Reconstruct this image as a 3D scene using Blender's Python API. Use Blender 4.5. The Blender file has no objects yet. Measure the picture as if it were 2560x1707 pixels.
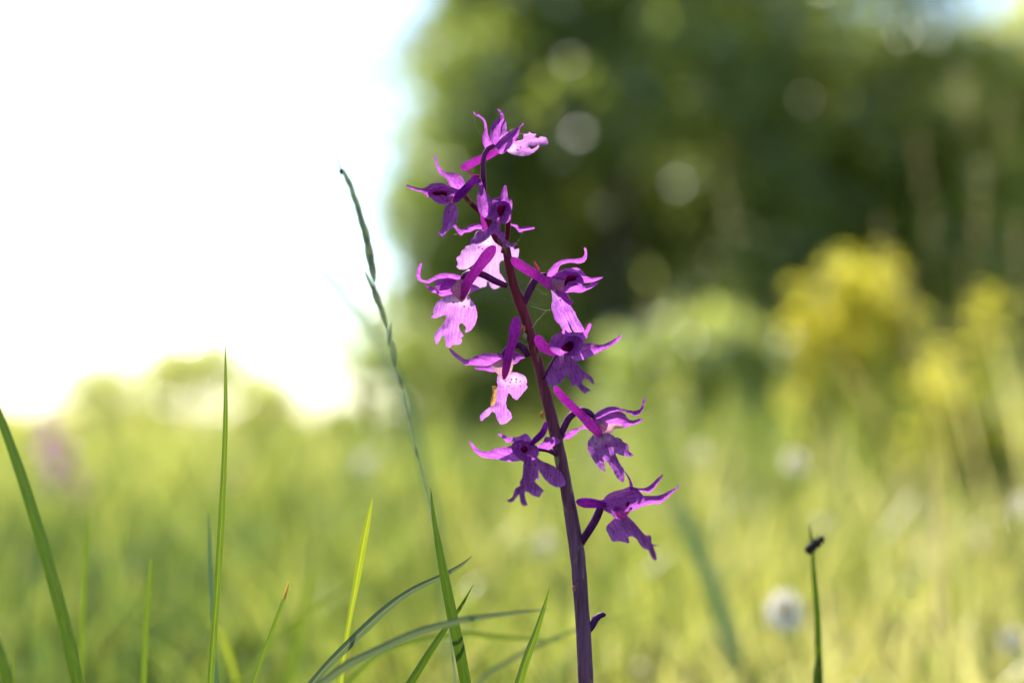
import bpy, math, random
import numpy as np
from mathutils import Vector, Matrix, noise
from mathutils.geometry import delaunay_2d_cdt

random.seed(7); rng = np.random.default_rng(7)
scene = bpy.context.scene
COL = scene.collection
R = math.radians

# ------------------------------------------------------------------ camera
W, H = 2560.0, 1707.0
LENS = 50.0
FPX = LENS / 36.0 * W
D0 = 0.3556                       # metres to the plane of focus: 10 photo pixels = 1 mm there
PITCH = R(3.8)
CAM = Vector((0.0, -D0, 0.165))
FWD = Vector((0, math.cos(PITCH), math.sin(PITCH)))
UP = Vector((0, -math.sin(PITCH), math.cos(PITCH)))
cd = bpy.data.cameras.new('camera'); cam = bpy.data.objects.new('camera', cd); COL.objects.link(cam)
cam.location = CAM; cam.rotation_euler = (math.pi / 2 + PITCH, 0, 0)
cd.lens = LENS; cd.sensor_width = 36; cd.clip_start = 0.01; cd.clip_end = 2000
cd.dof.use_dof = True; cd.dof.focus_distance = D0; cd.dof.aperture_fstop = LENS / 11.5
cd.dof.aperture_blades = 0
scene.camera = cam

# ------------------------------------------------------------------ light
SUN_EL, SUN_AZ = R(50), R(-24)    # azimuth from +Y (behind the flower), negative to the left
wd = bpy.data.worlds.new('World'); scene.world = wd; wd.use_nodes = True
nt = wd.node_tree; nt.nodes.clear()
out = nt.nodes.new('ShaderNodeOutputWorld'); bg = nt.nodes.new('ShaderNodeBackground')
sky = nt.nodes.new('ShaderNodeTexSky'); sky.sky_type = 'NISHITA'; sky.sun_disc = False
sky.sun_elevation = SUN_EL; sky.sun_rotation = SUN_AZ; sky.air_density = 1.0; sky.dust_density = 0.5; sky.ozone_density = 1.0
bg.inputs['Strength'].default_value = 0.125
nt.links.new(sky.outputs[0], bg.inputs['Color']); nt.links.new(bg.outputs[0], out.inputs['Surface'])
sd = bpy.data.lights.new('sun', 'SUN'); sun = bpy.data.objects.new('sun', sd); COL.objects.link(sun)
sd.energy = 5.0; sd.angle = R(0.53); sd.color = (1.0, 0.94, 0.84)
sdir = Vector((math.sin(SUN_AZ) * math.cos(SUN_EL), math.cos(SUN_AZ) * math.cos(SUN_EL), math.sin(SUN_EL)))
sun.rotation_euler = (-sdir).to_track_quat('-Z', 'Y').to_euler(); sun.location = (0, 0, 5)
vs = scene.view_settings
vs.view_transform = 'Standard'; vs.look = 'None'; vs.exposure = 1.3; vs.gamma = 1.0; vs.use_curve_mapping = False
scene.render.engine = 'CYCLES'
cy = scene.cycles
cy.use_denoising = True
try: cy.denoiser = 'OPENIMAGEDENOISE'
except Exception: pass
cy.max_bounces = 10; cy.diffuse_bounces = 5; cy.transmission_bounces = 6; cy.transparent_max_bounces = 8
cy.sample_clamp_indirect = 8.0

# ------------------------------------------------------------------ helpers
def P(px, py, D=D0):
    """photo pixel at a depth (metres along the view axis) -> world point"""
    return CAM + FWD * D + Vector((1, 0, 0)) * ((px - W / 2) / FPX * D) + UP * ((H / 2 - py) / FPX * D)

def link(name, me, mats=None, parent=None, loc=None):
    o = bpy.data.objects.new(name, me); COL.objects.link(o)
    if mats is not None:
        me.materials.append(mats)
    if parent is not None: o.parent = parent
    if loc is not None: o.location = loc
    return o

def tag(o, label, cat, group=None, kind=None):
    if label: o['label'] = label
    if cat: o['category'] = cat
    if group: o['group'] = group
    if kind: o['kind'] = kind
    return o

def empty(name, loc=(0, 0, 0), parent=None):
    o = bpy.data.objects.new(name, None); COL.objects.link(o); o.location = loc; o.empty_display_size = 0.01
    if parent is not None: o.parent = parent
    return o

def mesh(name, verts, faces, smooth=True, attrs=None):
    me = bpy.data.meshes.new(name)
    me.from_pydata([tuple(v) for v in verts], [], [tuple(f) for f in faces])
    if smooth: me.polygons.foreach_set('use_smooth', [True] * len(me.polygons))
    for k, vals in (attrs or {}).items():
        a = me.attributes.new(k, 'FLOAT', 'POINT'); a.data.foreach_set('value', np.asarray(vals, dtype=np.float32))
    me.update(); return me

def crom(pts, step, closed=False):
    """Catmull-Rom resampling of n-d points; step in units of the first two coordinates"""
    pts = np.asarray(pts, float); n = len(pts); o = []
    m = n if closed else n - 1
    for i in range(m):
        if closed: p0, p1, p2, p3 = pts[i - 1], pts[i], pts[(i + 1) % n], pts[(i + 2) % n]
        else:
            p1, p2 = pts[i], pts[i + 1]
            p0 = pts[i - 1] if i > 0 else 2 * p1 - p2
            p3 = pts[i + 2] if i + 2 < n else 2 * p2 - p1
        k = max(1, int(math.ceil(np.linalg.norm((p2 - p1)[:3] if not closed else (p2 - p1)[:2]) / step)))
        # centripetal-ish: soften tangents so that corners do not overshoot
        m1 = 0.42 * (p2 - p0); m2 = 0.42 * (p3 - p1)
        L = np.linalg.norm(p2 - p1)
        for mm in (m1, m2):
            l = np.linalg.norm(mm)
            if l > L > 0: mm *= L / l
        for j in range(k):
            t = j / k; t2 = t * t; t3 = t2 * t
            o.append((2*t3-3*t2+1)*p1 + (t3-2*t2+t)*m1 + (-2*t3+3*t2)*p2 + (t3-t2)*m2)
    if not closed: o.append(pts[-1])
    return np.array(o)

def inside(px, py, poly):
    x, y = poly[:, 0], poly[:, 1]; x2, y2 = np.roll(x, -1), np.roll(y, -1)
    c = np.zeros(len(px), bool)
    for a, b, a2, b2 in zip(x, y, x2, y2):
        if b == b2: continue
        c ^= ((b > py) != (b2 > py)) & (px < (a2 - a) * (py - b) / (b2 - b) + a)
    return c

def edge_dist(p, poly):
    d = np.full(len(p), 1e9); q = np.roll(poly, -1, 0)
    for a, b in zip(poly, q):
        ab = b - a; t = np.clip(((p - a) @ ab) / max(ab @ ab, 1e-9), 0, 1)
        d = np.minimum(d, np.linalg.norm(p - (a + t[:, None] * ab), axis=1))
    return d

def tube(name, path, mat, parent=None, seg=10, flat=1.0, caps=True, ridge=0.0):
    """path: list of (Vector, radius) in world units"""
    pts = [Vector(p) for p, r in path]; rad = [r for p, r in path]
    n = len(pts); V = []; F = []; al = []; ac = []
    ref = None
    for i in range(n):
        t = (pts[min(i + 1, n - 1)] - pts[max(i - 1, 0)])
        t = t.normalized() if t.length > 1e-12 else Vector((0, 0, 1))
        if ref is None:
            ref = Vector((0, 1, 0)) if abs(t.y) < 0.9 else Vector((1, 0, 0))
        ref = (ref - t * ref.dot(t)).normalized(); b = t.cross(ref)
        for k in range(seg):
            a = 2 * math.pi * k / seg; rr = rad[i] * (1 + ridge * math.cos(3 * a))
            V.append(pts[i] + (ref * math.cos(a) * flat + b * math.sin(a)) * rr); al.append(i / max(1, n - 1)); ac.append(1.2 * math.cos(a))
    for i in range(n - 1):
        for k in range(seg):
            k2 = (k + 1) % seg
            F.append((i*seg+k, i*seg+k2, (i+1)*seg+k2, (i+1)*seg+k))
    if caps:
        for i, fl in ((0, True), (n - 1, False)):
            c = len(V); V.append(pts[i]); al.append(i / max(1, n - 1)); ac.append(0)
            for k in range(seg):
                k2 = (k + 1) % seg
                F.append((c, i*seg+k2, i*seg+k) if fl else (c, i*seg+k, i*seg+k2))
    me = mesh(name, V, F, True, {'along': al, 'edge': [0.5] * len(V), 'across': ac})
    return link(name, me, mat, parent)

# ------------------------------------------------------------------ materials
def newmat(name):
    m = bpy.data.materials.new(name); m.use_nodes = True; m.node_tree.nodes.clear(); return m, m.node_tree
def N(t, kind, **kw):
    n = t.nodes.new(kind)
    for k, v in kw.items():
        if k.startswith('i_'): n.inputs[int(k[2:]) if k[2:].isdigit() else k[2:]].default_value = v
        else: setattr(n, k, v)
    return n
def ramp(t, stops, fac=None, interp='LINEAR'):
    r = t.nodes.new('ShaderNodeValToRGB'); r.color_ramp.interpolation = interp
    e = r.color_ramp.elements
    while len(e) < len(stops): e.new(0.5)
    for el, (p, c) in zip(e, stops): el.position = p; el.color = (*c, 1) if len(c) == 3 else c
    if fac is not None: t.links.new(fac, r.inputs[0])
    return r
def mixc(t, a, b, f, blend='MIX'):
    m = t.nodes.new('ShaderNodeMix'); m.data_type = 'RGBA'; m.blend_type = blend
    for s, v in ((6, a), (7, b), (0, f)):
        if hasattr(v, 'node'): t.links.new(v, m.inputs[s])
        else: m.inputs[s].default_value = (*v, 1) if isinstance(v, tuple) else v
    return m.outputs[2]
def thin(t, col, tcol, fac, gloss=0.06, rough=0.4, bump=None):
    """thin translucent sheet: diffuse + translucent + a little sheen"""
    d = N(t, 'ShaderNodeBsdfDiffuse'); tr = N(t, 'ShaderNodeBsdfTranslucent'); g = N(t, 'ShaderNodeBsdfGlossy'); g.inputs['Roughness'].default_value = rough
    for s, c in ((d, col), (tr, tcol)):
        if hasattr(c, 'node'): t.links.new(c, s.inputs['Color'])
        else: s.inputs['Color'].default_value = (*c, 1)
    m = N(t, 'ShaderNodeMixShader'); m.inputs[0].default_value = fac
    t.links.new(d.outputs[0], m.inputs[1]); t.links.new(tr.outputs[0], m.inputs[2])
    fr = N(t, 'ShaderNodeFresnel', i_IOR=1.35); mu = N(t, 'ShaderNodeMath', operation='MULTIPLY'); mu.inputs[1].default_value = gloss / 0.04
    t.links.new(fr.outputs[0], mu.inputs[0])
    m2 = N(t, 'ShaderNodeMixShader'); cl = N(t, 'ShaderNodeClamp'); cl.inputs['Max'].default_value = 0.5
    t.links.new(mu.outputs[0], cl.inputs[0]); t.links.new(cl.outputs[0], m2.inputs[0])
    t.links.new(m.outputs[0], m2.inputs[1]); t.links.new(g.outputs[0], m2.inputs[2])
    if bump is not None:
        for s in (d, tr, g): t.links.new(bump, s.inputs['Normal'])
    o = N(t, 'ShaderNodeOutputMaterial'); t.links.new(m2.outputs[0], o.inputs['Surface'])
def attr(t, name):
    a = N(t, 'ShaderNodeAttribute'); a.attribute_name = name; return a.outputs['Fac']

def petal_mat(name, deep, light, tdeep, tlight, fac=0.55, lip=False, tip=None):
    m, t = newmat(name)
    tc = N(t, 'ShaderNodeTexCoord')
    no = N(t, 'ShaderNodeTexNoise', i_Scale=420.0, i_Detail=4.0, i_Roughness=0.6); t.links.new(tc.outputs['Object'], no.inputs['Vector'])
    fine = N(t, 'ShaderNodeTexNoise', i_Scale=2300.0, i_Detail=3.0); t.links.new(tc.outputs['Object'], fine.inputs['Vector'])
    cv = N(t, 'ShaderNodeCombineXYZ'); t.links.new(attr(t, 'across'), cv.inputs[0]); t.links.new(attr(t, 'along'), cv.inputs[1])
    mv = N(t, 'ShaderNodeMapping'); mv.inputs['Scale'].default_value = (2.6, 2.2, 1); t.links.new(cv.outputs[0], mv.inputs[0])
    ve = N(t, 'ShaderNodeTexNoise', i_Scale=1.0, i_Detail=3.0, i_Roughness=0.55); t.links.new(mv.outputs[0], ve.inputs['Vector'])
    f = mixc(t, ramp(t, [(0.25, (0.25,)*3), (0.75, (0.75,)*3)], no.outputs['Fac']).outputs[0], ramp(t, [(0.36, (0, 0, 0)), (0.64, (1, 1, 1))], ve.outputs['Fac']).outputs[0], 0.5)
    c = mixc(t, deep, light, f); tcx = mixc(t, tdeep, tlight, f)
    gr = ramp(t, [(0.35, (0.62,)*3), (0.68, (1.35,)*3)], fine.outputs['Fac']).outputs[0]
    c = mixc(t, c, gr, 1.0, 'MULTIPLY'); tcx = mixc(t, tcx, gr, 0.55, 'MULTIPLY')
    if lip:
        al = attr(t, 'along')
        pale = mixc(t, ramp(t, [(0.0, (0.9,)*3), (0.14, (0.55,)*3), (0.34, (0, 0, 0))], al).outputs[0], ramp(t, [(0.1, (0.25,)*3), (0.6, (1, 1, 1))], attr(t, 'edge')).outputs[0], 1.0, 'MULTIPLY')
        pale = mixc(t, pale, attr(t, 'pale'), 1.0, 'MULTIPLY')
        pe = N(t, 'ShaderNodeMapRange'); pe.inputs[1].default_value = 1.0; pe.inputs[2].default_value = 3.0; pe.inputs[4].default_value = 0.30; t.links.new(attr(t, 'pale'), pe.inputs[0])  # whole-lip paling: the sun's whitening painted into the lit flowers' colour
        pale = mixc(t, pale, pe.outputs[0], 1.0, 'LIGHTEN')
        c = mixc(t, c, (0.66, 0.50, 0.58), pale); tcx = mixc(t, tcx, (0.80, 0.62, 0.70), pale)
        vo = N(t, 'ShaderNodeTexVoronoi', i_Scale=850.0); t.links.new(tc.outputs['Object'], vo.inputs['Vector'])
        sp = ramp(t, [(0.20, (1, 1, 1)), (0.30, (0, 0, 0))], vo.outputs['Distance']).outputs[0]
        msk = ramp(t, [(0.05, (0, 0, 0)), (0.15, (1, 1, 1)), (0.35, (1, 1, 1)), (0.5, (0, 0, 0))], al).outputs[0]
        ed = ramp(t, [(0.35, (0, 0, 0)), (0.6, (1, 1, 1))], attr(t, 'edge')).outputs[0]
        k = mixc(t, mixc(t, sp, msk, 1.0, 'MULTIPLY'), ed, 1.0, 'MULTIPLY')
        c = mixc(t, c, (0.20, 0.01, 0.20), k); tcx = mixc(t, tcx, (0.30, 0.01, 0.22), k)
    bp = N(t, 'ShaderNodeBump', i_Strength=0.35, i_Distance=0.0002); t.links.new(fine.outputs['Fac'], bp.inputs['Height'])
    thin(t, c, tcx, fac, 0.0001, 0.5, bp.outputs[0]); return m

M_SEPAL = petal_mat('sepal_purple', (0.055, 0.003, 0.11), (0.12, 0.014, 0.20), (0.25, 0.012, 0.36), (0.66, 0.20, 0.68))
M_LIP = petal_mat('lip_purple', (0.048, 0.002, 0.10), (0.12, 0.016, 0.21), (0.27, 0.016, 0.40), (0.68, 0.27, 0.74), lip=True)
M_SPUR = petal_mat('spur_magenta', (0.13, 0.008, 0.18), (0.20, 0.02, 0.24), (0.62, 0.07, 0.58), (0.86, 0.28, 0.80), 0.68)
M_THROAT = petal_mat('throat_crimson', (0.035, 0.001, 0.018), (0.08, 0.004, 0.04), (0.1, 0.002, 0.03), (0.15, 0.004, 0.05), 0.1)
M_COLUMN = petal_mat('column_cream', (0.24, 0.085, 0.16), (0.36, 0.19, 0.25), (0.48, 0.20, 0.28), (0.62, 0.36, 0.42), 0.5)
M_DRY = petal_mat('withered_brown', (0.26, 0.12, 0.03), (0.50, 0.32, 0.14), (0.5, 0.24, 0.05), (0.7, 0.45, 0.2), 0.4)

def stem_mat(name, low, high, zl, zh, patches=True):
    m, t = newmat(name)
    tc = N(t, 'ShaderNodeTexCoord'); sep = N(t, 'ShaderNodeSeparateXYZ'); t.links.new(tc.outputs['Object'], sep.inputs[0])
    mr = N(t, 'ShaderNodeMapRange'); mr.inputs[1].default_value = zl; mr.inputs[2].default_value = zh; t.links.new(sep.outputs['Z'], mr.inputs[0])
    c = mixc(t, low, high, mr.outputs[0])
    mp = N(t, 'ShaderNodeMapping'); mp.inputs['Scale'].default_value = (900, 900, 60); t.links.new(tc.outputs['Object'], mp.inputs[0])
    n1 = N(t, 'ShaderNodeTexNoise', i_Scale=1.0, i_Detail=4.0); t.links.new(mp.outputs[0], n1.inputs['Vector'])
    s = ramp(t, [(0.3, (0.5, 0.45, 0.5)), (0.7, (1.6, 1.5, 1.5))], n1.outputs['Fac']).outputs[0]
    c = mixc(t, c, s, 1.0, 'MULTIPLY')
    if patches:
        mp2 = N(t, 'ShaderNodeMapping'); mp2.inputs['Scale'].default_value = (500, 500, 130); t.links.new(tc.outputs['Object'], mp2.inputs[0])
        n2 = N(t, 'ShaderNodeTexNoise', i_Scale=1.0, i_Detail=2.0); t.links.new(mp2.outputs[0], n2.inputs['Vector'])
        k = ramp(t, [(0.60, (0, 0, 0)), (0.70, (0.8,)*3)], n2.outputs['Fac']).outputs[0]
        c = mixc(t, c, (0.22, 0.19, 0.10), k)
    b = N(t, 'ShaderNodeBsdfPrincipled'); t.links.new(c, b.inputs['Base Color']); b.inputs['Roughness'].default_value = 0.5; b.inputs['Specular IOR Level'].default_value = 0.16
    b.inputs['Subsurface Weight'].default_value = 0.25; b.inputs['Subsurface Radius'].default_value = (1.0, 0.25, 0.2); b.inputs['Subsurface Scale'].default_value = 0.0012
    bp = N(t, 'ShaderNodeBump', i_Strength=0.5, i_Distance=0.0003); t.links.new(n1.outputs['Fac'], bp.inputs['Height']); t.links.new(bp.outputs[0], b.inputs['Normal'])
    o = N(t, 'ShaderNodeOutputMaterial'); t.links.new(b.outputs[0], o.inputs['Surface']); return m
M_STEM = stem_mat('stem_purple_brown', (0.105, 0.044, 0.092), (0.12, 0.004, 0.020), 0.135, 0.200)
M_OVARY = stem_mat('ovary_dark_purple', (0.055, 0.008, 0.085), (0.10, 0.006, 0.075), 0.12, 0.23, False)
M_BRACT = petal_mat('bract_pink', (0.40, 0.05, 0.22), (0.5, 0.1, 0.3), (0.8, 0.1, 0.3), (0.9, 0.2, 0.4), 0.5)

def blade_mat(name, c0, c1, t0, t1, fac=0.5, gloss=0.03, rib=0.8, rough=0.35):
    """in-focus grass leaf: length-wise veins, pale midrib"""
    m, t = newmat(name)
    ac = attr(t, 'across'); al = attr(t, 'along'); tc = N(t, 'ShaderNodeTexCoord')
    cb = N(t, 'ShaderNodeCombineXYZ'); t.links.new(ac, cb.inputs[0]); t.links.new(al, cb.inputs[1])
    mp = N(t, 'ShaderNodeMapping'); mp.inputs['Scale'].default_value = (8, 1.2, 1); t.links.new(cb.outputs[0], mp.inputs[0])
    n1 = N(t, 'ShaderNodeTexNoise', i_Scale=1.6, i_Detail=3.0); t.links.new(mp.outputs[0], n1.inputs['Vector'])
    f = ramp(t, [(0.38, (0,)*3), (0.62, (1,)*3)], n1.outputs['Fac']).outputs[0]
    c = mixc(t, c0, c1, f); tt = mixc(t, t0, t1, f)
    if rib:
        ab = N(t, 'ShaderNodeMath', operation='ABSOLUTE'); t.links.new(ac, ab.inputs[0])
        k = ramp(t, [(0.05, (rib,)*3), (0.16, (0,)*3), (0.9, (0,)*3), (0.98, (rib*.6,)*3)], ab.outputs[0]).outputs[0]
        c = mixc(t, c, tuple(min(1, x * 2.2) for x in c1), k); tt = mixc(t, tt, tuple(min(1, x * 1.5) for x in t1), k)
    thin(t, c, tt, fac, gloss, rough); return m
G_DARK = blade_mat('blade_deep_green', (0.022, 0.045, 0.008), (0.05, 0.085, 0.014), (0.04, 0.085, 0.006), (0.09, 0.15, 0.010), 0.42, rib=0.15)
G_MID = blade_mat('blade_green', (0.045, 0.075, 0.012), (0.08, 0.12, 0.02), (0.09, 0.15, 0.010), (0.17, 0.24, 0.018), 0.45, rib=0.45)
G_YEL = blade_mat('blade_yellow_green', (0.11, 0.14, 0.015), (0.16, 0.18, 0.02), (0.24, 0.30, 0.015), (0.34, 0.38, 0.02), 0.5)
G_BLUE = blade_mat('blade_blue_green', (0.05, 0.085, 0.05), (0.08, 0.12, 0.075), (0.05, 0.11, 0.045), (0.08, 0.15, 0.06), 0.35, 0.02)
G_GREY = blade_mat('blade_grey_green', (0.07, 0.085, 0.045), (0.13, 0.15, 0.09), (0.09, 0.13, 0.04), (0.14, 0.18, 0.06), 0.35, 0.015)
G_RUST = blade_mat('blade_dry_orange', (0.26, 0.13, 0.03), (0.36, 0.22, 0.06), (0.5, 0.26, 0.04), (0.6, 0.38, 0.08), 0.45)
G_STRAW = blade_mat('blade_straw', (0.30, 0.24, 0.12), (0.40, 0.34, 0.18), (0.45, 0.35, 0.14), (0.55, 0.45, 0.2), 0.45)

def tint_mat(name, stops, tstops, fac=0.5, gloss=0.04, attrname='tint'):
    m, t = newmat(name); a = attr(t, attrname)
    thin(t, ramp(t, stops, a).outputs[0], ramp(t, tstops, a).outputs[0], fac, gloss, 0.4); return m
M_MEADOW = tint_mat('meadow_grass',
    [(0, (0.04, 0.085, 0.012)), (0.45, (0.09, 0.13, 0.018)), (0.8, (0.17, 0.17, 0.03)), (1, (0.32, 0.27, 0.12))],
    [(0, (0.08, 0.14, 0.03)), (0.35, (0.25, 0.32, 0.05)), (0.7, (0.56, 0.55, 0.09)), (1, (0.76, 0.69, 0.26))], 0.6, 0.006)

# ------------------------------------------------------------------ ground
def ground():
    n = 60; xs = np.sign(np.linspace(-1, 1, n)) * np.abs(np.linspace(-1, 1, n)) ** 3 * 400
    V = [(x, y, 0.012 * noise.noise((x * 0.9, y * 0.9, 0)) if math.hypot(x, y) > 1.2 else 0.0) for y in xs for x in xs]
    F = [(j*n+i, j*n+i+1, (j+1)*n+i+1, (j+1)*n+i) for j in range(n-1) for i in range(n-1)]
    m, t = newmat('soil_and_moss'); tc = N(t, 'ShaderNodeTexCoord')
    n1 = N(t, 'ShaderNodeTexNoise', i_Scale=3.0, i_Detail=6.0); t.links.new(tc.outputs['Object'], n1.inputs['Vector'])
    c = ramp(t, [(0.3, (0.05, 0.06, 0.015)), (0.55, (0.08, 0.10, 0.02)), (0.75, (0.12, 0.09, 0.05))], n1.outputs['Fac']).outputs[0]
    b = N(t, 'ShaderNodeBsdfDiffuse'); t.links.new(c, b.inputs[0]); o = N(t, 'ShaderNodeOutputMaterial'); t.links.new(b.outputs[0], o.inputs[0])
    g = link('ground', mesh('ground', V, F), m); g['kind'] = 'structure'; return g
ground()

# ------------------------------------------------------------------ meadow grass (nobody could count it)
def fast_mesh(name, V, F, attrs):
    """V (n,3), F (m,4) numpy arrays"""
    me = bpy.data.meshes.new(name)
    me.vertices.add(len(V)); me.vertices.foreach_set('co', V.astype(np.float32).ravel())
    k = F.shape[1]
    me.loops.add(F.size); me.loops.foreach_set('vertex_index', F.astype(np.int32).ravel())
    me.polygons.add(len(F)); me.polygons.foreach_set('loop_start', np.arange(0, F.size, k, dtype=np.int32))
    try: me.polygons.foreach_set('loop_total', np.full(len(F), k, dtype=np.int32))
    except Exception: pass
    me.polygons.foreach_set('use_smooth', np.ones(len(F), bool))
    for kk, v in attrs.items():
        a = me.attributes.new(kk, 'FLOAT', 'POINT'); a.data.foreach_set('value', v.astype(np.float32))
    me.update(calc_edges=True); me.validate(); return me

def grass_blades(base, hgt, wid, tint, lean, rows=4):
    n = len(base); az = rng.uniform(0, 2*np.pi, n); face = rng.uniform(0, 2*np.pi, n)
    ts = np.linspace(0, 1, rows); V = np.zeros((n, rows, 2, 3)); T = np.zeros((n, rows, 2))
    for i, t in enumerate(ts):
        off = (lean * hgt * t ** 1.8)[:, None] * np.stack([np.cos(az), np.sin(az)], 1)
        z = base[:, 2] + hgt * (t - 0.25 * lean * t * t)
        w = wid * (1 - t ** 2.2) * 0.5 + wid * 0.02
        for s, sg in ((0, -1), (1, 1)):
            V[:, i, s, 0] = base[:, 0] + off[:, 0] + sg * w * np.cos(face + 0.8 * t)
            V[:, i, s, 1] = base[:, 1] + off[:, 1] + sg * w * np.sin(face + 0.8 * t)
            V[:, i, s, 2] = z
            T[:, i, s] = tint
    idx = np.arange(n * rows * 2).reshape(n, rows, 2)
    F = np.stack([idx[:, :-1, 0], idx[:, :-1, 1], idx[:, 1:, 1], idx[:, 1:, 0]], -1).reshape(-1, 4)
    return V.reshape(-1, 3), F, T.reshape(-1)

def patch_noise(x, y, s):
    return np.array([noise.noise((a * s, b * s, 3.1)) for a, b in zip(x, y)])

def meadow():
    n = 105000
    u = rng.uniform(0, 1, n)
    D = 0.50 * (45 / 0.50) ** (u ** 1.1)
    lat = rng.uniform(-1, 1, n) * (0.72 * D + 0.14)
    y = D - D0; x = lat
    sc = np.clip(D / 2.2, 1.0, 7.0)
    pn = patch_noise(x, y, 1.1); pn2 = patch_noise(x + 9, y, 4.5)
    h = rng.uniform(0.07, 0.19, n) * (1 + 0.35 * pn) * np.clip(0.9 + D * 0.02, 0.9, 1.5)
    near = np.clip((D - 0.55) / 0.6, 0, 1); h *= 0.22 + 0.62 * near
    w = rng.uniform(0.0018, 0.0042, n) * sc
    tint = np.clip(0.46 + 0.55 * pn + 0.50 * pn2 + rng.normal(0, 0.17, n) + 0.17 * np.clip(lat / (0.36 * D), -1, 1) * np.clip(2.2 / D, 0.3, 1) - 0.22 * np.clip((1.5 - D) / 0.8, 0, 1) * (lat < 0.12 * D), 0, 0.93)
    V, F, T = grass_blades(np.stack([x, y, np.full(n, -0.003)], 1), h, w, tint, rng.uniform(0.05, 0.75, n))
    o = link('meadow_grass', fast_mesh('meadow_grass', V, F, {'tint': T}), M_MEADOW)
    tag(o, 'sunlit yellow-green meadow grass out of focus behind the orchid', 'grass', kind='stuff')
    # tufts, each of one hue, some yellow with sun and some deep green
    nt_ = 2100; D = 0.72 * (8 / 0.72) ** rng.uniform(0, 1, nt_); x = rng.uniform(-1, 1, nt_) * 0.66 * D; y = D - D0; k = 26
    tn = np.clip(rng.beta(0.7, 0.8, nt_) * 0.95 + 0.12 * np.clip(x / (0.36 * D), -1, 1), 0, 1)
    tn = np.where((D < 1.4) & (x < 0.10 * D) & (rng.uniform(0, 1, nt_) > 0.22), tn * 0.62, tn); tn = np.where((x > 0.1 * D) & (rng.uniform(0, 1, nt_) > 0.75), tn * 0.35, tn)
    hh = rng.uniform(0.07, 0.17, nt_) * np.clip(0.35 + (D - 0.6) * 0.9, 0.35, 1.0) * (1 + 0.25 * tn); rr = rng.uniform(0.012, 0.035, nt_) * np.clip(D / 2, 0.7, 2.5)
    X = np.repeat(x, k) + rng.normal(0, 1, nt_ * k) * np.repeat(rr, k); Y = np.repeat(y, k) + rng.normal(0, 1, nt_ * k) * np.repeat(rr, k)
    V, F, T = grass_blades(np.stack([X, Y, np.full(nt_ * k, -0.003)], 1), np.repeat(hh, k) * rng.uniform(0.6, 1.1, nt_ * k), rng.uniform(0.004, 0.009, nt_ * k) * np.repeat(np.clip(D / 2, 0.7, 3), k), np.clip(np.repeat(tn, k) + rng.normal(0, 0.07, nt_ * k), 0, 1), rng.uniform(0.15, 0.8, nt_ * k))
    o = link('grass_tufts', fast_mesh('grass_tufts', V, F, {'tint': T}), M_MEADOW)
    tag(o, 'blurred yellow and deep green grass tufts throughout the meadow', 'grass', kind='stuff')
    # taller herbage standing out of the sward, thicker towards the trees
    n = 5200; D = 1.3 * (9 / 1.3) ** rng.uniform(0, 1, n); sx = rng.beta(1.6, 1.0, n) * 2 - 1; x = sx * 0.46 * D; y = D - D0
    keep = (patch_noise(x, y, 1.6) + 0.7 * sx + 0.25) > 0; x, y, D, sx = x[keep], y[keep], D[keep], sx[keep]; n = len(x)
    h = rng.uniform(0.12, 0.24, n) * (1 + 0.45 * np.clip(sx, 0, 1)) * (1 + 0.3 * patch_noise(x, y, 2.5)); w = rng.uniform(0.004, 0.009, n) * np.clip(D / 2.2, 1, 3)
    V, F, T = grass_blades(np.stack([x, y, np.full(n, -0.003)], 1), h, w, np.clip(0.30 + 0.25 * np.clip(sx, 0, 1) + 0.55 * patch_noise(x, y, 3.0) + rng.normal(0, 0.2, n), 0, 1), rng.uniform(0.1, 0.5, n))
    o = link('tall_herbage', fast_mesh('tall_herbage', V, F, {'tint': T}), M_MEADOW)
    nf = 5000; Df = 8 * (34 / 8) ** rng.uniform(0, 1, nf); xf = rng.uniform(-0.6, 0.6, nf) * Df; yf = Df - D0; pf = patch_noise(xf, yf, 0.35)
    kf = pf > -0.1; xf, yf, Df, pf = xf[kf], yf[kf], Df[kf], pf[kf]; nf = len(xf)
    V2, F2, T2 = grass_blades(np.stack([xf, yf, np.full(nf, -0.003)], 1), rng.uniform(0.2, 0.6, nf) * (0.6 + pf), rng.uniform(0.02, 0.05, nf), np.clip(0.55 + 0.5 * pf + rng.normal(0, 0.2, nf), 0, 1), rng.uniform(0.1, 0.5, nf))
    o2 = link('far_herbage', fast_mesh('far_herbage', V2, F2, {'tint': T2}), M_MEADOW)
    tag(o2, 'ragged sunlit herbs far across the meadow below the rounded bushes', 'grass', kind='stuff')
    tag(o, 'taller loose grass and herbs out of focus before the dark trees', 'grass', kind='stuff')
    # short sward below and around the subject, under the frame
    n = 14000
    x = rng.uniform(-0.42, 0.42, n); y = rng.uniform(-0.75, 0.10, n)
    keep = (np.abs(x) + np.abs(y + D0) > 0.06); x, y = x[keep], y[keep]; n = len(x)
    Dv = np.maximum(y + D0, 0.0); top = np.clip(0.165 - 0.205 * Dv - 0.02, 0.03, 0.07)
    h = top * rng.uniform(0.5, 1.0, n)
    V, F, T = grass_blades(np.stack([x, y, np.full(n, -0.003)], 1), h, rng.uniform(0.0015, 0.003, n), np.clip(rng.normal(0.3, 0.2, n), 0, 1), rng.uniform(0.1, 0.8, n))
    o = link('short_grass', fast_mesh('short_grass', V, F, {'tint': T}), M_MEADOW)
    tag(o, 'short green sward around the foot of the orchid', 'grass', kind='stuff')
meadow()

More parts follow.
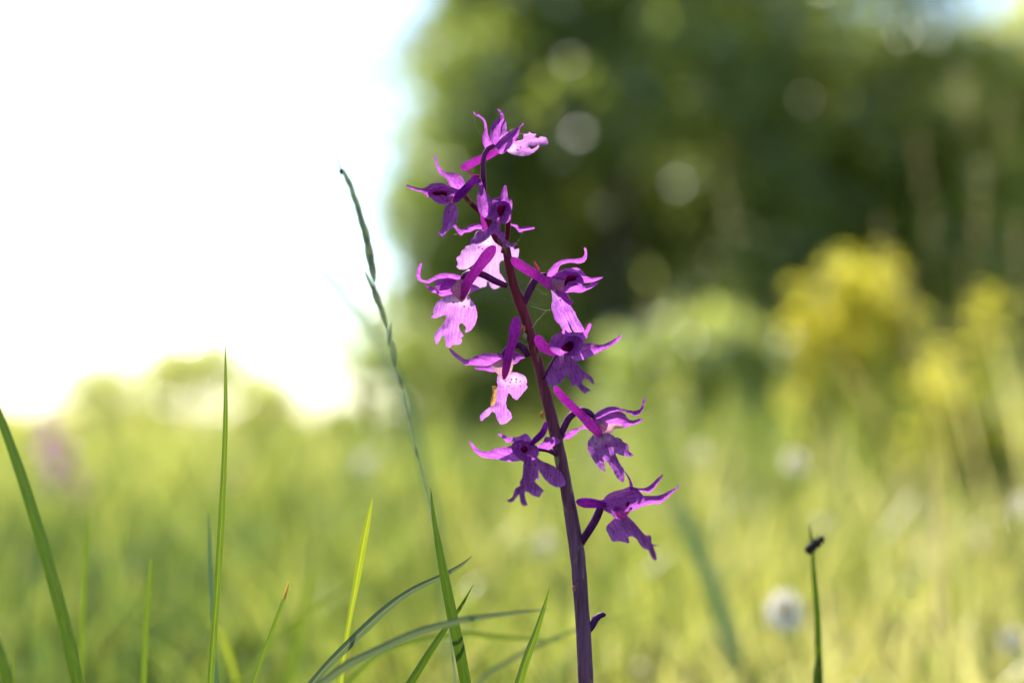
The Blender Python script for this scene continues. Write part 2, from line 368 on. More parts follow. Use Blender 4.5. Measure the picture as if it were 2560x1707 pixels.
# ------------------------------------------------------------------ trees and bushes
rng = np.random.default_rng(21)
def leaf_mat(name, c0, c1, t0, t1, fac=0.5):
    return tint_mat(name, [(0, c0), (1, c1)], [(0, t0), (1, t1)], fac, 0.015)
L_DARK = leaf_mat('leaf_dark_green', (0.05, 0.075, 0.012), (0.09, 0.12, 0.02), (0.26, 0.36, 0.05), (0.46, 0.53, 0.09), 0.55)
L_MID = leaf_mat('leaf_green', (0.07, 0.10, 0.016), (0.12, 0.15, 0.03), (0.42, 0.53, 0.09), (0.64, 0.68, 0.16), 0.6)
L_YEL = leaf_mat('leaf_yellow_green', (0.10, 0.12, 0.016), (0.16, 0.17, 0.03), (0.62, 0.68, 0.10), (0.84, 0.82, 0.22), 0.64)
def bark_mat():
    m, t = newmat('bark'); tc = N(t, 'ShaderNodeTexCoord'); mp = N(t, 'ShaderNodeMapping'); mp.inputs['Scale'].default_value = (18, 18, 3); t.links.new(tc.outputs['Object'], mp.inputs[0])
    n1 = N(t, 'ShaderNodeTexNoise', i_Scale=1.0, i_Detail=6.0); t.links.new(mp.outputs[0], n1.inputs['Vector'])
    c = ramp(t, [(0.3, (0.04, 0.03, 0.022)), (0.7, (0.16, 0.13, 0.10))], n1.outputs['Fac']).outputs[0]
    b = N(t, 'ShaderNodeBsdfDiffuse'); t.links.new(c, b.inputs[0]); o = N(t, 'ShaderNodeOutputMaterial'); t.links.new(b.outputs[0], o.inputs[0]); return m
M_BARK = bark_mat()

def leaf_cloud(centres, radii, count, size, shade):
    """leaf-sized folded quads in clumps; returns V,F,T"""
    Vs = []; Ts = []
    for c, r, s in zip(centres, radii, shade):
        size_ = size * rng.uniform(0.8, 1.3)
        n = int(0.55 * count * (r / np.mean(radii)) ** 2)
        d = rng.normal(size=(n, 3)); d /= np.linalg.norm(d, axis=1)[:, None]
        rr = r * rng.uniform(0.45, 1.08, n) ** 0.6
        p = np.asarray(c) + d * rr[:, None] * np.array([1, 1, 0.8])
        ax = rng.normal(size=(n, 3)); ax[:, 2] -= 0.4; ax /= np.linalg.norm(ax, axis=1)[:, None]
        bx = np.cross(ax, rng.normal(size=(n, 3))); bx /= np.linalg.norm(bx, axis=1)[:, None]
        L = size_ * rng.uniform(0.6, 1.3, n)[:, None]
        q = np.stack([p, p + ax*L*0.5 + bx*L*0.32, p + ax*L, p + ax*L*0.5 - bx*L*0.32], 1)
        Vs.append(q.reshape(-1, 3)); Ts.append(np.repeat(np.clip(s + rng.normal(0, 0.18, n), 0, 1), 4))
    V = np.concatenate(Vs); T = np.concatenate(Ts); F = np.arange(len(V)).reshape(-1, 4)
    return V, F, T

def make_tree(name, label, cat, base, height, rx, clumps, count, size, mat, group=None, crown_low=0.12, cone=0.4, clump_r=0.22, trunk_r=None):
    """base on the ground; crown radius rx; cone: how much the crown narrows to the top"""
    bx, by = base; root = empty(name, (bx, by, 0)); tag(root, label, cat, group)
    cs = []; rs = []; sh = []
    for i in range(clumps):
        z = crown_low + (1 - crown_low) * rng.uniform(0, 1)
        prof = (1 - cone * z ** 1.5) * math.sqrt(max(0.02, 1 - max(0, (z - 0.62) / 0.40) ** 2))
        rad = rx * prof * math.sqrt(rng.uniform(0.1, 1.0)); a = rng.uniform(0, 2*math.pi)
        cs.append((rad*math.cos(a), rad*math.sin(a), z*height)); rs.append(rx*clump_r*rng.uniform(0.6, 1.4)); sh.append(rng.uniform(0.1, 0.9))
    V, F, T = leaf_cloud(cs, rs, count, size, sh)
    link('crown', fast_mesh('crown', V, F, {'tint': T}), mat, root)
    tr = trunk_r or height * 0.022
    path = []
    for k in range(9):
        t = k / 8; path.append((Vector((0.04*height*noise.noise((bx, t*2, 1)), 0.04*height*noise.noise((by, t*2, 5)), -0.05 + t*height*0.85)), tr*(1-0.85*t) + 0.004))
    tk = tube('trunk', path, M_BARK, root, 8)
    for k in range(7):
        t = rng.uniform(0.15, 0.8); i = int(t*8); p0 = path[i][0]
        c = Vector(cs[int(rng.integers(len(cs)))]); mid = p0.lerp(c, 0.5) + Vector((0, 0, 0.05*height))
        tube('limb', [(p0, path[i][1]*0.6), (mid, path[i][1]*0.4), (c, 0.006)], M_BARK, tk, 6)
    return root

def gx(px, D): return (px - W/2) / FPX * D
def tree_at(px, D, **kw): return make_tree(base=(gx(px, D), D - D0), **kw)
# the dark stand at the right
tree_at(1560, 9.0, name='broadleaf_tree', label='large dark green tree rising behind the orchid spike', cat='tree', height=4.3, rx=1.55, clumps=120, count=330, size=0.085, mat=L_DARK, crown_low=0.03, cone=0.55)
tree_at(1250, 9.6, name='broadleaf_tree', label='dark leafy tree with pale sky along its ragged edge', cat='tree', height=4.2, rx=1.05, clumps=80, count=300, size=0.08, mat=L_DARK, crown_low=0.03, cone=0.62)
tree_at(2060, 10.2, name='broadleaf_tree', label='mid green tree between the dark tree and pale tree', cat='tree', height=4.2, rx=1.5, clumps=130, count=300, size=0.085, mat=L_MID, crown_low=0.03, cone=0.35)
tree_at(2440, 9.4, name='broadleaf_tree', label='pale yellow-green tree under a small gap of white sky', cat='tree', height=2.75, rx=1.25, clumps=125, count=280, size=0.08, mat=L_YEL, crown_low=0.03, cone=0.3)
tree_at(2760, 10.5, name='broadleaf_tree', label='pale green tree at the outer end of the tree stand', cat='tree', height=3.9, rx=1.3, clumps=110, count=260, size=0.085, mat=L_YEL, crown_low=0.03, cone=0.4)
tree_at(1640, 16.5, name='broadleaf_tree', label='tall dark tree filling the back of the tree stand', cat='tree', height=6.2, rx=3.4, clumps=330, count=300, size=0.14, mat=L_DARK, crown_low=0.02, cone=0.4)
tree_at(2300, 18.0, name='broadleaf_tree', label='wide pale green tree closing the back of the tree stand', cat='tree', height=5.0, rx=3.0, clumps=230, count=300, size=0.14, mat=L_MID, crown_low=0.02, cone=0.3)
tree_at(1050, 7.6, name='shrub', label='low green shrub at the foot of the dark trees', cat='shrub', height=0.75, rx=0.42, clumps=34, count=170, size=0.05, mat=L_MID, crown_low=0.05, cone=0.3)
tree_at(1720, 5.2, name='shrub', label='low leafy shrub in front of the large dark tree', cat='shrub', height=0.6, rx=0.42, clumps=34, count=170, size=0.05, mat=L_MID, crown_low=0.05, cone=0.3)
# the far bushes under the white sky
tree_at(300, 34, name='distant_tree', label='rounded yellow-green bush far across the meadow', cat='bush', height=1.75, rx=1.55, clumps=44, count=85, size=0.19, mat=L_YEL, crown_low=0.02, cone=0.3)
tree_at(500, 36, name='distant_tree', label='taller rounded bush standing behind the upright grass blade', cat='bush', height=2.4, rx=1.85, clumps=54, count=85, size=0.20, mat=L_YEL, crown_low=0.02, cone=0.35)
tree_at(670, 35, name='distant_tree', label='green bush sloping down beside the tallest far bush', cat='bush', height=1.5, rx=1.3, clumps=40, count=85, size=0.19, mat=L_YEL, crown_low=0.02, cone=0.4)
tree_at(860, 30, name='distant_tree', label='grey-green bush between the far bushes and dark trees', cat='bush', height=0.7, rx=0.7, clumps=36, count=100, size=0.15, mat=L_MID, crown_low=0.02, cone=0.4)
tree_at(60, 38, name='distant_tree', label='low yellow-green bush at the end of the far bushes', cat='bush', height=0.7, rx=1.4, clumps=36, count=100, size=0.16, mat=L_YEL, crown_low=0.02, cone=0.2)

# ------------------------------------------------------------------ blurred flowering plants in the meadow
rng = np.random.default_rng(33)
def flatmat(name, c, tcol, fac=0.5):
    m, t = newmat(name); tc = N(t, 'ShaderNodeTexCoord'); n1 = N(t, 'ShaderNodeTexNoise', i_Scale=300.0); t.links.new(tc.outputs['Object'], n1.inputs['Vector'])
    g = ramp(t, [(0.3, (0.8,)*3), (0.7, (1.1,)*3)], n1.outputs['Fac']).outputs[0]
    thin(t, mixc(t, c, g, 1.0, 'MULTIPLY'), mixc(t, tcol, g, 1.0, 'MULTIPLY'), fac, 0.006, 0.5); return m
M_YELLOW = flatmat('petal_yellow', (0.74, 0.66, 0.05), (0.92, 0.86, 0.09))
M_WHITE = flatmat('petal_white', (0.72, 0.69, 0.62), (0.76, 0.70, 0.60))
M_DISC = flatmat('flower_disc', (0.62, 0.46, 0.08), (0.7, 0.55, 0.12), 0.5)
M_STALK = flatmat('stalk_green', (0.15, 0.21, 0.05), (0.32, 0.42, 0.06), 0.6)
M_PALESTALK = flatmat('stalk_pale', (0.24, 0.25, 0.09), (0.36, 0.36, 0.12), 0.35)
M_SEED = flatmat('seed_head', (0.30, 0.25, 0.13), (0.45, 0.38, 0.18), 0.45)

def quadleaf(V, F, p, ax, bx, L, w):
    i = len(V); V += [p, p + ax*L*0.5 + bx*w*0.5, p + ax*L, p + ax*L*0.5 - bx*w*0.5]; F.append((i, i+1, i+2, i+3))

def stalk_path(base, top, bow=0.04, n=7, r0=0.0012, r1=0.0007):
    b, t = Vector(base), Vector(top); o = []
    side = Vector((rng.uniform(-1, 1), rng.uniform(-1, 1), 0)) * bow * (t - b).length
    for i in range(n):
        u = i / (n - 1); o.append((b.lerp(t, u) + side * math.sin(u * math.pi) , r0 + (r1 - r0) * u))
    return o

def yellow_plant(px, py, D, label, spread=0.05, heads=14, stems=6):
    top = P(px, py, D); root = empty('yellow_flowering_plant', (top.x, top.y, 0)); tag(root, label, 'wildflower')
    for s in range(stems):
        tp = Vector((rng.uniform(-1, 1)*spread, rng.uniform(-1, 1)*spread, top.z * rng.uniform(0.55, 1.0)))
        pth = stalk_path((rng.uniform(-.015, .015), rng.uniform(-.015, .015), -0.01), tp, 0.06, 7, 0.002, 0.001)
        st = tube('stem', pth, M_STALK, root, 6)
        V = []; F = []
        for k in range(34):
            u = rng.uniform(0.15, 0.98); i = min(5, int(u*6)); p = pth[i][0].lerp(pth[i+1][0], u*6-i)
            a = rng.uniform(0, 6.28); ax = Vector((math.cos(a), math.sin(a), rng.uniform(0.2, 1))).normalized(); quadleaf(V, F, p, ax, ax.cross(Vector((0, 0, 1))).normalized(), rng.uniform(.025, .045), 0.012)
        me = mesh('leaves', V, F, attrs={'tint': [0.9]*len(V)}); link('leaves', me, L_YEL, st)['kind'] = 'stuff'
        V = []; F = []
        for k in range(heads):
            ub = 1 - 0.42 * rng.uniform(0, 1) ** 1.6; ib = min(5, int(ub*6)); c = pth[ib][0].lerp(pth[ib+1][0], ub*6-ib) + Vector((rng.normal()*.012, rng.normal()*.012, rng.normal()*.012))
            for q in range(5):
                a = q*1.2566 + rng.uniform(0, .4); ax = Vector((math.cos(a), math.sin(a), rng.uniform(-.1, .8))).normalized()
                quadleaf(V, F, c, ax, ax.cross(Vector((0, 0, 1))).normalized(), 0.012, 0.010)
        link('flower_head', mesh('flower_head', V, F), M_YELLOW, root)['kind'] = 'stuff'
    return root
yellow_plant(2130, 640, 1.75, 'tall wild plant topped with a broad mass of yellow blossom', 0.075, 55, 17)
yellow_plant(2340, 730, 1.70, 'yellow wildflower beside the broadest mass of yellow blossom', 0.075, 34, 12)
yellow_plant(2360, 950, 1.45, 'yellow wildflower clump below the broad yellow blossom', 0.05, 40, 12)
yellow_plant(2080, 900, 1.9, 'leafy wildflower with a few yellow heads under the broad blossom', 0.08, 8, 14)

def small_flower(px, py, D, name, label, cat, group, petal_mat_, n, plen, pwid, tiltc=0.3):
    top = P(px, py, D); root = empty(name, (top.x, top.y, 0)); tag(root, label, cat, group)
    tp = Vector((0, 0, top.z)); tube('stem', stalk_path((rng.uniform(-.02, .02), rng.uniform(-.02, .02), -0.01), tp, 0.05), M_STALK, root, 6)
    nrm = Vector((rng.uniform(-.8, .8), -1.0, rng.uniform(-.5, .3))).normalized(); e1 = nrm.orthogonal().normalized(); e2 = nrm.cross(e1)
    hd = tube('flower_disc', [(tp - nrm*0.001, 0.0015), (tp, plen*0.33), (tp + nrm*0.0015, plen*0.25), (tp + nrm*0.0022, 0.0004)], M_DISC, root, 10)
    for q in range(n):
        a = 2*math.pi*q/n; ax = (e1*math.cos(a) + e2*math.sin(a) + nrm*tiltc*rng.uniform(0.3, 1)).normalized(); b = nrm.cross(ax).normalized()
        V = []; F = []
        for i in range(5):
            u = i/4; w = pwid*math.sin(math.pi*(0.15+0.8*u))*0.5
            for s in (-1, 0, 1): V.append(tp + ax*(plen*0.2 + plen*u) + b*w*s + nrm*(0.0006*abs(s) + 0.001*u*u))
        for i in range(4):
            for s in (0, 1): F.append((i*3+s, i*3+s+1, (i+1)*3+s+1, (i+1)*3+s))
        link('petal', mesh('petal', V, F), petal_mat_, root)
    return root
DG = 'white daisies in the meadow'  # some of these daisies are added in place of bright sun glints
small_flower(1968, 1525, 0.62, 'daisy', 'big white daisy beside the dark insect on its stalk', 'daisy', None, M_WHITE, 15, 0.0080, 0.0036)
small_flower(1985, 1150, 0.95, 'daisy', 'cream white daisy high above the insect on its stalk', 'daisy', None, M_WHITE, 15, 0.0062, 0.0032)
for px, py, D, pl in ((2540, 1260, .80, .0060), (2535, 1600, .70, .0056), (2320, 1560, .95, .0040), (1370, 1360, .95, .0058), (1600, 1675, .74, .0036), (2440, 1345, 1.0, .0042), (1745, 1130, 1.2, .0060), (905, 1160, 1.2, .0055), (2060, 1310, .9, .0040)):
    small_flower(px, py, D, 'daisy', 'small white daisy shape used for flowers and sun glints in the meadow grass', 'daisy', DG, M_WHITE, 13, pl, pl * 0.5)
for px, py, D in ((60, 1120, 2.2), (300, 1290, 1.5), (590, 1360, 1.4), (1090, 1230, 2.0), (580, 1180, 2.4), (1950, 1000, 2.3), (1800, 1390, 1.5), (2230, 1420, 1.3), (700, 1260, 1.8), (60, 1040, 2.6), (1500, 1220, 2.2), (210, 1590, 1.0), (2440, 1110, 1.6), (2120, 1260, 1.7), (1240, 1190, 2.6)):
    small_flower(px, py, D, 'buttercup', 'small yellow buttercup blurred among the meadow grass', 'buttercup', 'buttercups in the meadow', M_YELLOW, 5, 0.0085, 0.010, 0.6)

def tall_grass(px, py, D, lean_px, label, group=None, pale=True, head=0.07):
    top = P(px, py, D); b = Vector((gx(px + lean_px, D), top.y, -0.01)); root = empty('tall_grass_stalk', (b.x, b.y, 0)); tag(root, label, 'grass stalk', group)
    pth = stalk_path((0, 0, -0.01), (top.x - b.x, 0, top.z), 0.05, 10, 0.0011, 0.0006)
    tube('culm', pth, M_PALESTALK if pale else M_STALK, root, 6)
    V = []; F = []; L = top.z
    for k in range(46):
        u = 1 - rng.uniform(0, 1) * head / L; i = min(8, int(u*9)); p = pth[i][0].lerp(pth[i+1][0], u*9-i)
        a = rng.uniform(0, 6.28); ax = Vector((math.cos(a)*.5, math.sin(a)*.5, 1)).normalized(); quadleaf(V, F, p, ax, ax.orthogonal().normalized(), rng.uniform(.006, .012), 0.003)
    link('seed_head', mesh('seed_head', V, F), M_SEED, root)
    for k in range(2):
        u = rng.uniform(0.2, 0.55); i = int(u*9); p = pth[i][0]; s = rng.choice([-1, 1])
        V = []; F = []
        for j in range(7):
            t = j/6; c = p + Vector((s*0.06*t, 0.01*t, 0.10*t - 0.07*t*t)); w = 0.0022*(1-t)+0.0002
            V += [c + Vector((0, -w, w*.4)), c + Vector((0, w, w*.4))]
            if j: F.append((2*j-2, 2*j-1, 2*j+1, 2*j))
        link('leaf', mesh('leaf', V, F, attrs={'across': [0]*len(V), 'along': [0]*len(V)}), G_MID, root)
TG = 'tall grass stalks at the right of the meadow'
for px, py, D, ln in ((2200, 560, 1.3, 30), (2290, 330, 1.5, -20), (2390, 180, 1.45, 15), (2450, 420, 1.2, -25), (2510, 260, 1.6, 10), (2330, 520, 1.7, 25), (2545, 560, 1.25, 20), (2080, 640, 1.6, -15), (2420, 640, 1.9, -10), (2260, 700, 1.15, 40)):
    tall_grass(px, py, D, ln, 'tall pale grass stalk blurred beside the yellow wildflowers', TG)
tall_grass(1800, 450, 1.55, 160, 'leaning grass stalk with pale tan seed head before the dark trees')
tall_grass(955, 700, 1.7, 60, 'grass stalk with tan seed head between the grass spike and dark trees', head=0.05)
tall_grass(1620, 700, 1.8, 60, 'slim grass stalk with seed head before the low leafy shrub')
tall_grass(900, 980, 0.85, 190, 'slim green grass stalk leaning parallel to the tall grass spike', pale=False, head=0.02)

# ------------------------------------------------------------------ grass blades one can pick out
def blade(name, label, pts, mat, group=None, fold=0.35, cat='grass blade', step=12, twist=0.0, to_ground=True):
    """pts: (px, py, depth m, full width px at the focus scale) from the tip down"""
    q = crom([(a, b, c*1000, d) for a, b, c, d in pts], step)
    C = [P(a, b, c/1000) for a, b, c, d in q]; Wd = [max(d, 0.6) * 1e-4 * (c/1000/D0) for a, b, c, d in q]
    if to_ground and C[-1].z > 0:
        t = (C[-1] - C[-2]).normalized(); t.y *= 0.5; t.z = min(t.z, -0.5); n = 8; p = C[-1].copy(); L = p.z/(-t.z); w0 = Wd[-1]
        for i in range(1, n+1):
            u = i/n; C.append(p + Vector((t.x*L*(u - 0.35*u*u), t.y*L*u, -(p.z+0.004)*u))); Wd.append(w0*(1-0.3*u))
    V = []; F = []; ac = []; al = []; K = 5; n = len(C)
    for i in range(n):
        t = (C[min(i+1, n-1)] - C[max(i-1, 0)]).normalized(); view = (C[i] - CAM).normalized()
        s = t.cross(view).normalized(); m = s.cross(t).normalized()
        if twist:
            rot = Matrix.Rotation(twist*(i/n), 3, t); s = rot @ s; m = rot @ m
        for k in range(K):
            u = -1 + 2*k/(K-1); V.append(C[i] + s*u*Wd[i]*0.5 + m*fold*(abs(u)-0.5)*Wd[i]*0.5); ac.append(u); al.append(i/(n-1)*n*0.1)
    for i in range(n-1):
        for k in range(K-1): F.append((i*K+k, i*K+k+1, (i+1)*K+k+1, (i+1)*K+k))
    o = link(name, mesh(name, V, F, attrs={'across': ac, 'along': al}), mat); tag(o, label, cat, group); return o
s_ = W/2352.0
def fv(*pts): return [(a*s_, b*s_, c, d*1.04) for a, b, c, d in pts]       # coordinates read in the 2352-pixel view
B = 'grass_shoot'
blade(B, 'broad arching dark green grass blade bending in at the meadow edge', fv((-40, 860, .335, 10), (-5, 945, .335, 18), (45, 1080, .335, 24), (95, 1240, .335, 27), (140, 1400, .335, 28), (180, 1568, .335, 28), (200, 1640, .335, 27)), G_DARK, fold=.2)
blade(B, 'tall upright green grass blade with pale midrib against the far bushes', fv((517, 790, .352, 1), (518, 850, .352, 6), (518, 960, .352, 11), (514, 1080, .352, 13), (507, 1220, .352, 16), (497, 1380, .352, 16), (488, 1500, .352, 16), (482, 1590, .352, 16)), G_MID, fold=.7)
blade(B, 'bluish grass blade standing close behind the tall upright blade', fv((478, 1175, .385, 1), (481, 1240, .385, 8), (485, 1330, .385, 10), (490, 1440, .385, 10), (497, 1590, .385, 10)), G_BLUE)
blade(B, 'slim faint green blade near the broad arching blade', fv((201, 1150, .42, 1), (199, 1230, .42, 8), (192, 1360, .42, 13), (186, 1480, .42, 15), (184, 1590, .42, 16)), G_MID)
blade(B, 'short blunt-tipped pale green grass blade', fv((346, 1285, .385, 7), (342, 1340, .385, 11), (335, 1440, .385, 13), (329, 1600, .385, 15)), G_MID)
slant = blade(B, 'slanting grass blade with a dry orange tip', fv((663, 1336, .345, 3), (650, 1380, .345, 8), (628, 1440, .345, 9), (604, 1500, .345, 9), (578, 1580, .345, 9)), G_MID)
dry = blade('dry_tip', None, fv((663, 1335, .3447, 3.4), (657, 1356, .3447, 6.6), (652, 1375, .3447, 8.2)), G_RUST, cat=None, to_ground=False); dry.parent = slant
blade(B, 'bright yellow-green grass blade glowing in the sunlight', fv((855, 1145, .365, 3), (846, 1190, .365, 12), (832, 1260, .365, 17), (818, 1340, .365, 15), (803, 1420, .365, 11), (790, 1500, .365, 11), (780, 1590, .365, 13)), G_YEL)
blade(B, 'wide dark green blade crossing the arching grey-green leaves', fv((989, 1120, .350, 1), (994, 1170, .350, 8), (1005, 1240, .350, 15), (1020, 1320, .350, 22), (1038, 1410, .350, 26), (1055, 1490, .350, 27), (1075, 1600, .350, 27)), G_DARK, fold=.25)
blade(B, 'long grey-green leaf arching behind the wide dark blade', fv((1085, 1276, .362, 1), (1060, 1297, .362, 8), (1020, 1320, .362, 11), (960, 1348, .362, 15), (910, 1380, .362, 19), (860, 1422, .362, 22), (800, 1480, .362, 22), (750, 1530, .362, 20), (700, 1590, .362, 20)), G_GREY, fold=.6)
blade(B, 'soft grey-green leaf arching in front of the wide dark blade', fv((1260, 1398, .325, 2), (1200, 1405, .325, 8), (1120, 1414, .325, 12), (1040, 1428, .325, 16), (950, 1455, .325, 20), (870, 1492, .325, 21), (800, 1525, .325, 22), (710, 1590, .325, 22)), G_GREY, fold=.4)
blade(B, 'short green blade rising obliquely behind the wide dark blade', fv((1087, 1342, .356, 1), (1060, 1390, .356, 8), (1025, 1440, .356, 12), (985, 1500, .356, 17), (935, 1580, .356, 20)), G_DARK)
blade(B, 'short pointed green blade beside the orchid stem', fv((1263, 1348, .353, 1), (1248, 1400, .353, 10), (1232, 1450, .353, 15), (1210, 1510, .353, 20), (1182, 1600, .353, 22)), G_MID, fold=.6)
blade(B, 'tiny thin grass tip beside the foot of the broad arching blade', fv((29, 1485, .345, 2), (30, 1530, .345, 4), (34, 1600, .345, 6)), G_MID)
blade(B, 'dark green leaf in the corner under the broad arching blade', fv((-30, 1440, .31, 20), (0, 1500, .31, 28), (18, 1570, .31, 28), (30, 1640, .31, 28)), G_DARK)
blade(B, 'faint thin yellowish blade leaning towards the glowing yellow blade', fv((868, 1292, .47, 1), (800, 1345, .47, 6), (730, 1390, .47, 7), (650, 1450, .47, 8), (540, 1570, .47, 8)), G_MID)
blade(B, 'blurred upright green blade left of the glowing yellow blade', fv((720, 1285, .55, 3), (705, 1370, .55, 16), (685, 1460, .55, 24), (655, 1600, .55, 26)), G_MID)
blade(B, 'pale yellow curved blade crossing the tall upright blade', fv((478, 1430, .47, 8), (505, 1450, .47, 12), (525, 1500, .47, 13), (548, 1580, .47, 14)), G_YEL)
blade(B, 'blurred blue-green leaf leaning between the orchid and the insect stalk', fv((1555, 1165, .74, 24), (1590, 1230, .74, 34), (1630, 1330, .74, 38), (1665, 1430, .74, 40), (1700, 1590, .74, 40)), G_BLUE, fold=.1)
blade(B, 'blurred bluish grass tip before the white sky', fv((682, 566, .58, 8), (735, 620, .58, 18), (790, 675, .58, 20), (850, 745, .60, 17), (905, 850, .62, 14), (960, 1000, .62, 12), (1010, 1250, .62, 12), (1030, 1500, .62, 12)), G_BLUE)
blade(B, 'faint grey blade lying low behind the short pointed blade', fv((1440, 1412, .43, 1), (1340, 1440, .43, 5), (1240, 1480, .43, 10), (1130, 1540, .43, 12), (1080, 1590, .43, 12)), G_GREY)
blade(B, 'faint yellow-green leaf arching flat behind the grey-green leaves', fv((1300, 1472, .42, 2), (1180, 1465, .42, 9), (1060, 1455, .42, 12), (960, 1470, .42, 13), (870, 1500, .42, 14), (800, 1570, .42, 14)), G_MID)
blade(B, 'blurred straw-coloured blade beneath the yellow wildflowers', fv((2140, 1050, .75, 4), (2150, 1200, .75, 16), (2160, 1400, .75, 18), (2165, 1590, .75, 18)), G_STRAW)

# the grass spike
def grass_spike():
    z = lambda a, b: (740 + a/1.7425, 360 + b/1.7425)
    D = 0.384
    raw = [(170, 12, 1.2), (182, 60, 2.5), (198, 118, 3.5), (235, 185, 3), (262, 265, 3), (285, 345, 3), (310, 430, 3.2), (328, 510, 3.2), (336, 585, 3.2), (352, 655, 3.2), (380, 750, 3.4), (405, 840, 3.4), (425, 930, 3.4), (452, 1035, 3.4), (485, 1165, 3.6), (510, 1280, 3.6), (532, 1365, 3.8), (562, 1490, 4), (585, 1590, 4)]
    pts = [(*z(a, b), D*1000, r) for a, b, r in raw]
    pts += [(1092, 1360, D*1000, 4.2), (1115, 1480, D*1000, 4.4), (1140, 1707, D*1000, 4.6)]
    q = crom(pts, 14)
    path = [(P(a, b, c/1000), r*1e-4*D/D0*0.5*1.25) for a, b, c, r in q]
    e = path[-1][0]; path += [(Vector((e.x + 0.004, e.y, e.z*0.5)), path[-1][1]), (Vector((e.x + 0.006, e.y, -0.004)), path[-1][1])]
    root = empty('grass_spike', (e.x + 0.006, e.y, 0)); tag(root, 'tall thin blue-green grass flower spike leaning beside the orchid', 'grass spike')
    root_inv = Matrix.Translation(-root.location)
    def add(name, pth, mat, par, seg=8, flat=1.0):
        pth = [(root_inv @ Vector(p), r) for p, r in pth]; return tube(name, pth, mat, par, seg, flat)
    cu = add('culm', path, M_SPIKE, root)
    def spk(a0, b0, a1, b1, w, off=0.0):
        p0 = P(*z(a0, b0), D + off); p1 = P(*z(a1, b1), D + off); n = 9
        add('spikelet', [(p0.lerp(p1, i/(n-1)), w*1e-4*D/D0*0.78*max(0.06, math.sin(math.pi*min(1, 0.06+0.9*(i/(n-1))))**0.8)) for i in range(n)], M_SPIKE, root, 8, 0.7)
    for a in ((240, 200, 205, 108, 8), (260, 270, 232, 150, 9), (285, 345, 255, 215, 10), (300, 400, 268, 270, 10), (318, 470, 290, 330, 12), (334, 560, 305, 400, 14), (341, 600, 322, 480, 12),
              (352, 670, 296, 545, 7), (368, 720, 330, 610, 11), (395, 800, 355, 670, 9), (404, 880, 412, 775, 7), (432, 970, 418, 850, 9), (460, 1060, 442, 985, 7), (498, 1200, 470, 1065, 9), (530, 1365, 520, 1320, 5)):
        spk(*a, off=random.uniform(-.001, .001))
    hd = P(*z(197, 118), D); add('dark_knot', [(hd + UP*0.0006, 0.0002), (hd + UP*0.0003, 0.0006), (hd - UP*0.0004, 0.0006), (hd - UP*0.001, 0.0002)], M_KNOT, root)
M_SPIKE = flatmat('spike_blue_green', (0.28, 0.33, 0.23), (0.50, 0.57, 0.38), 0.62)
M_KNOT = flatmat('spike_dark', (0.02, 0.03, 0.03), (0.02, 0.03, 0.03), 0.1)
grass_spike()

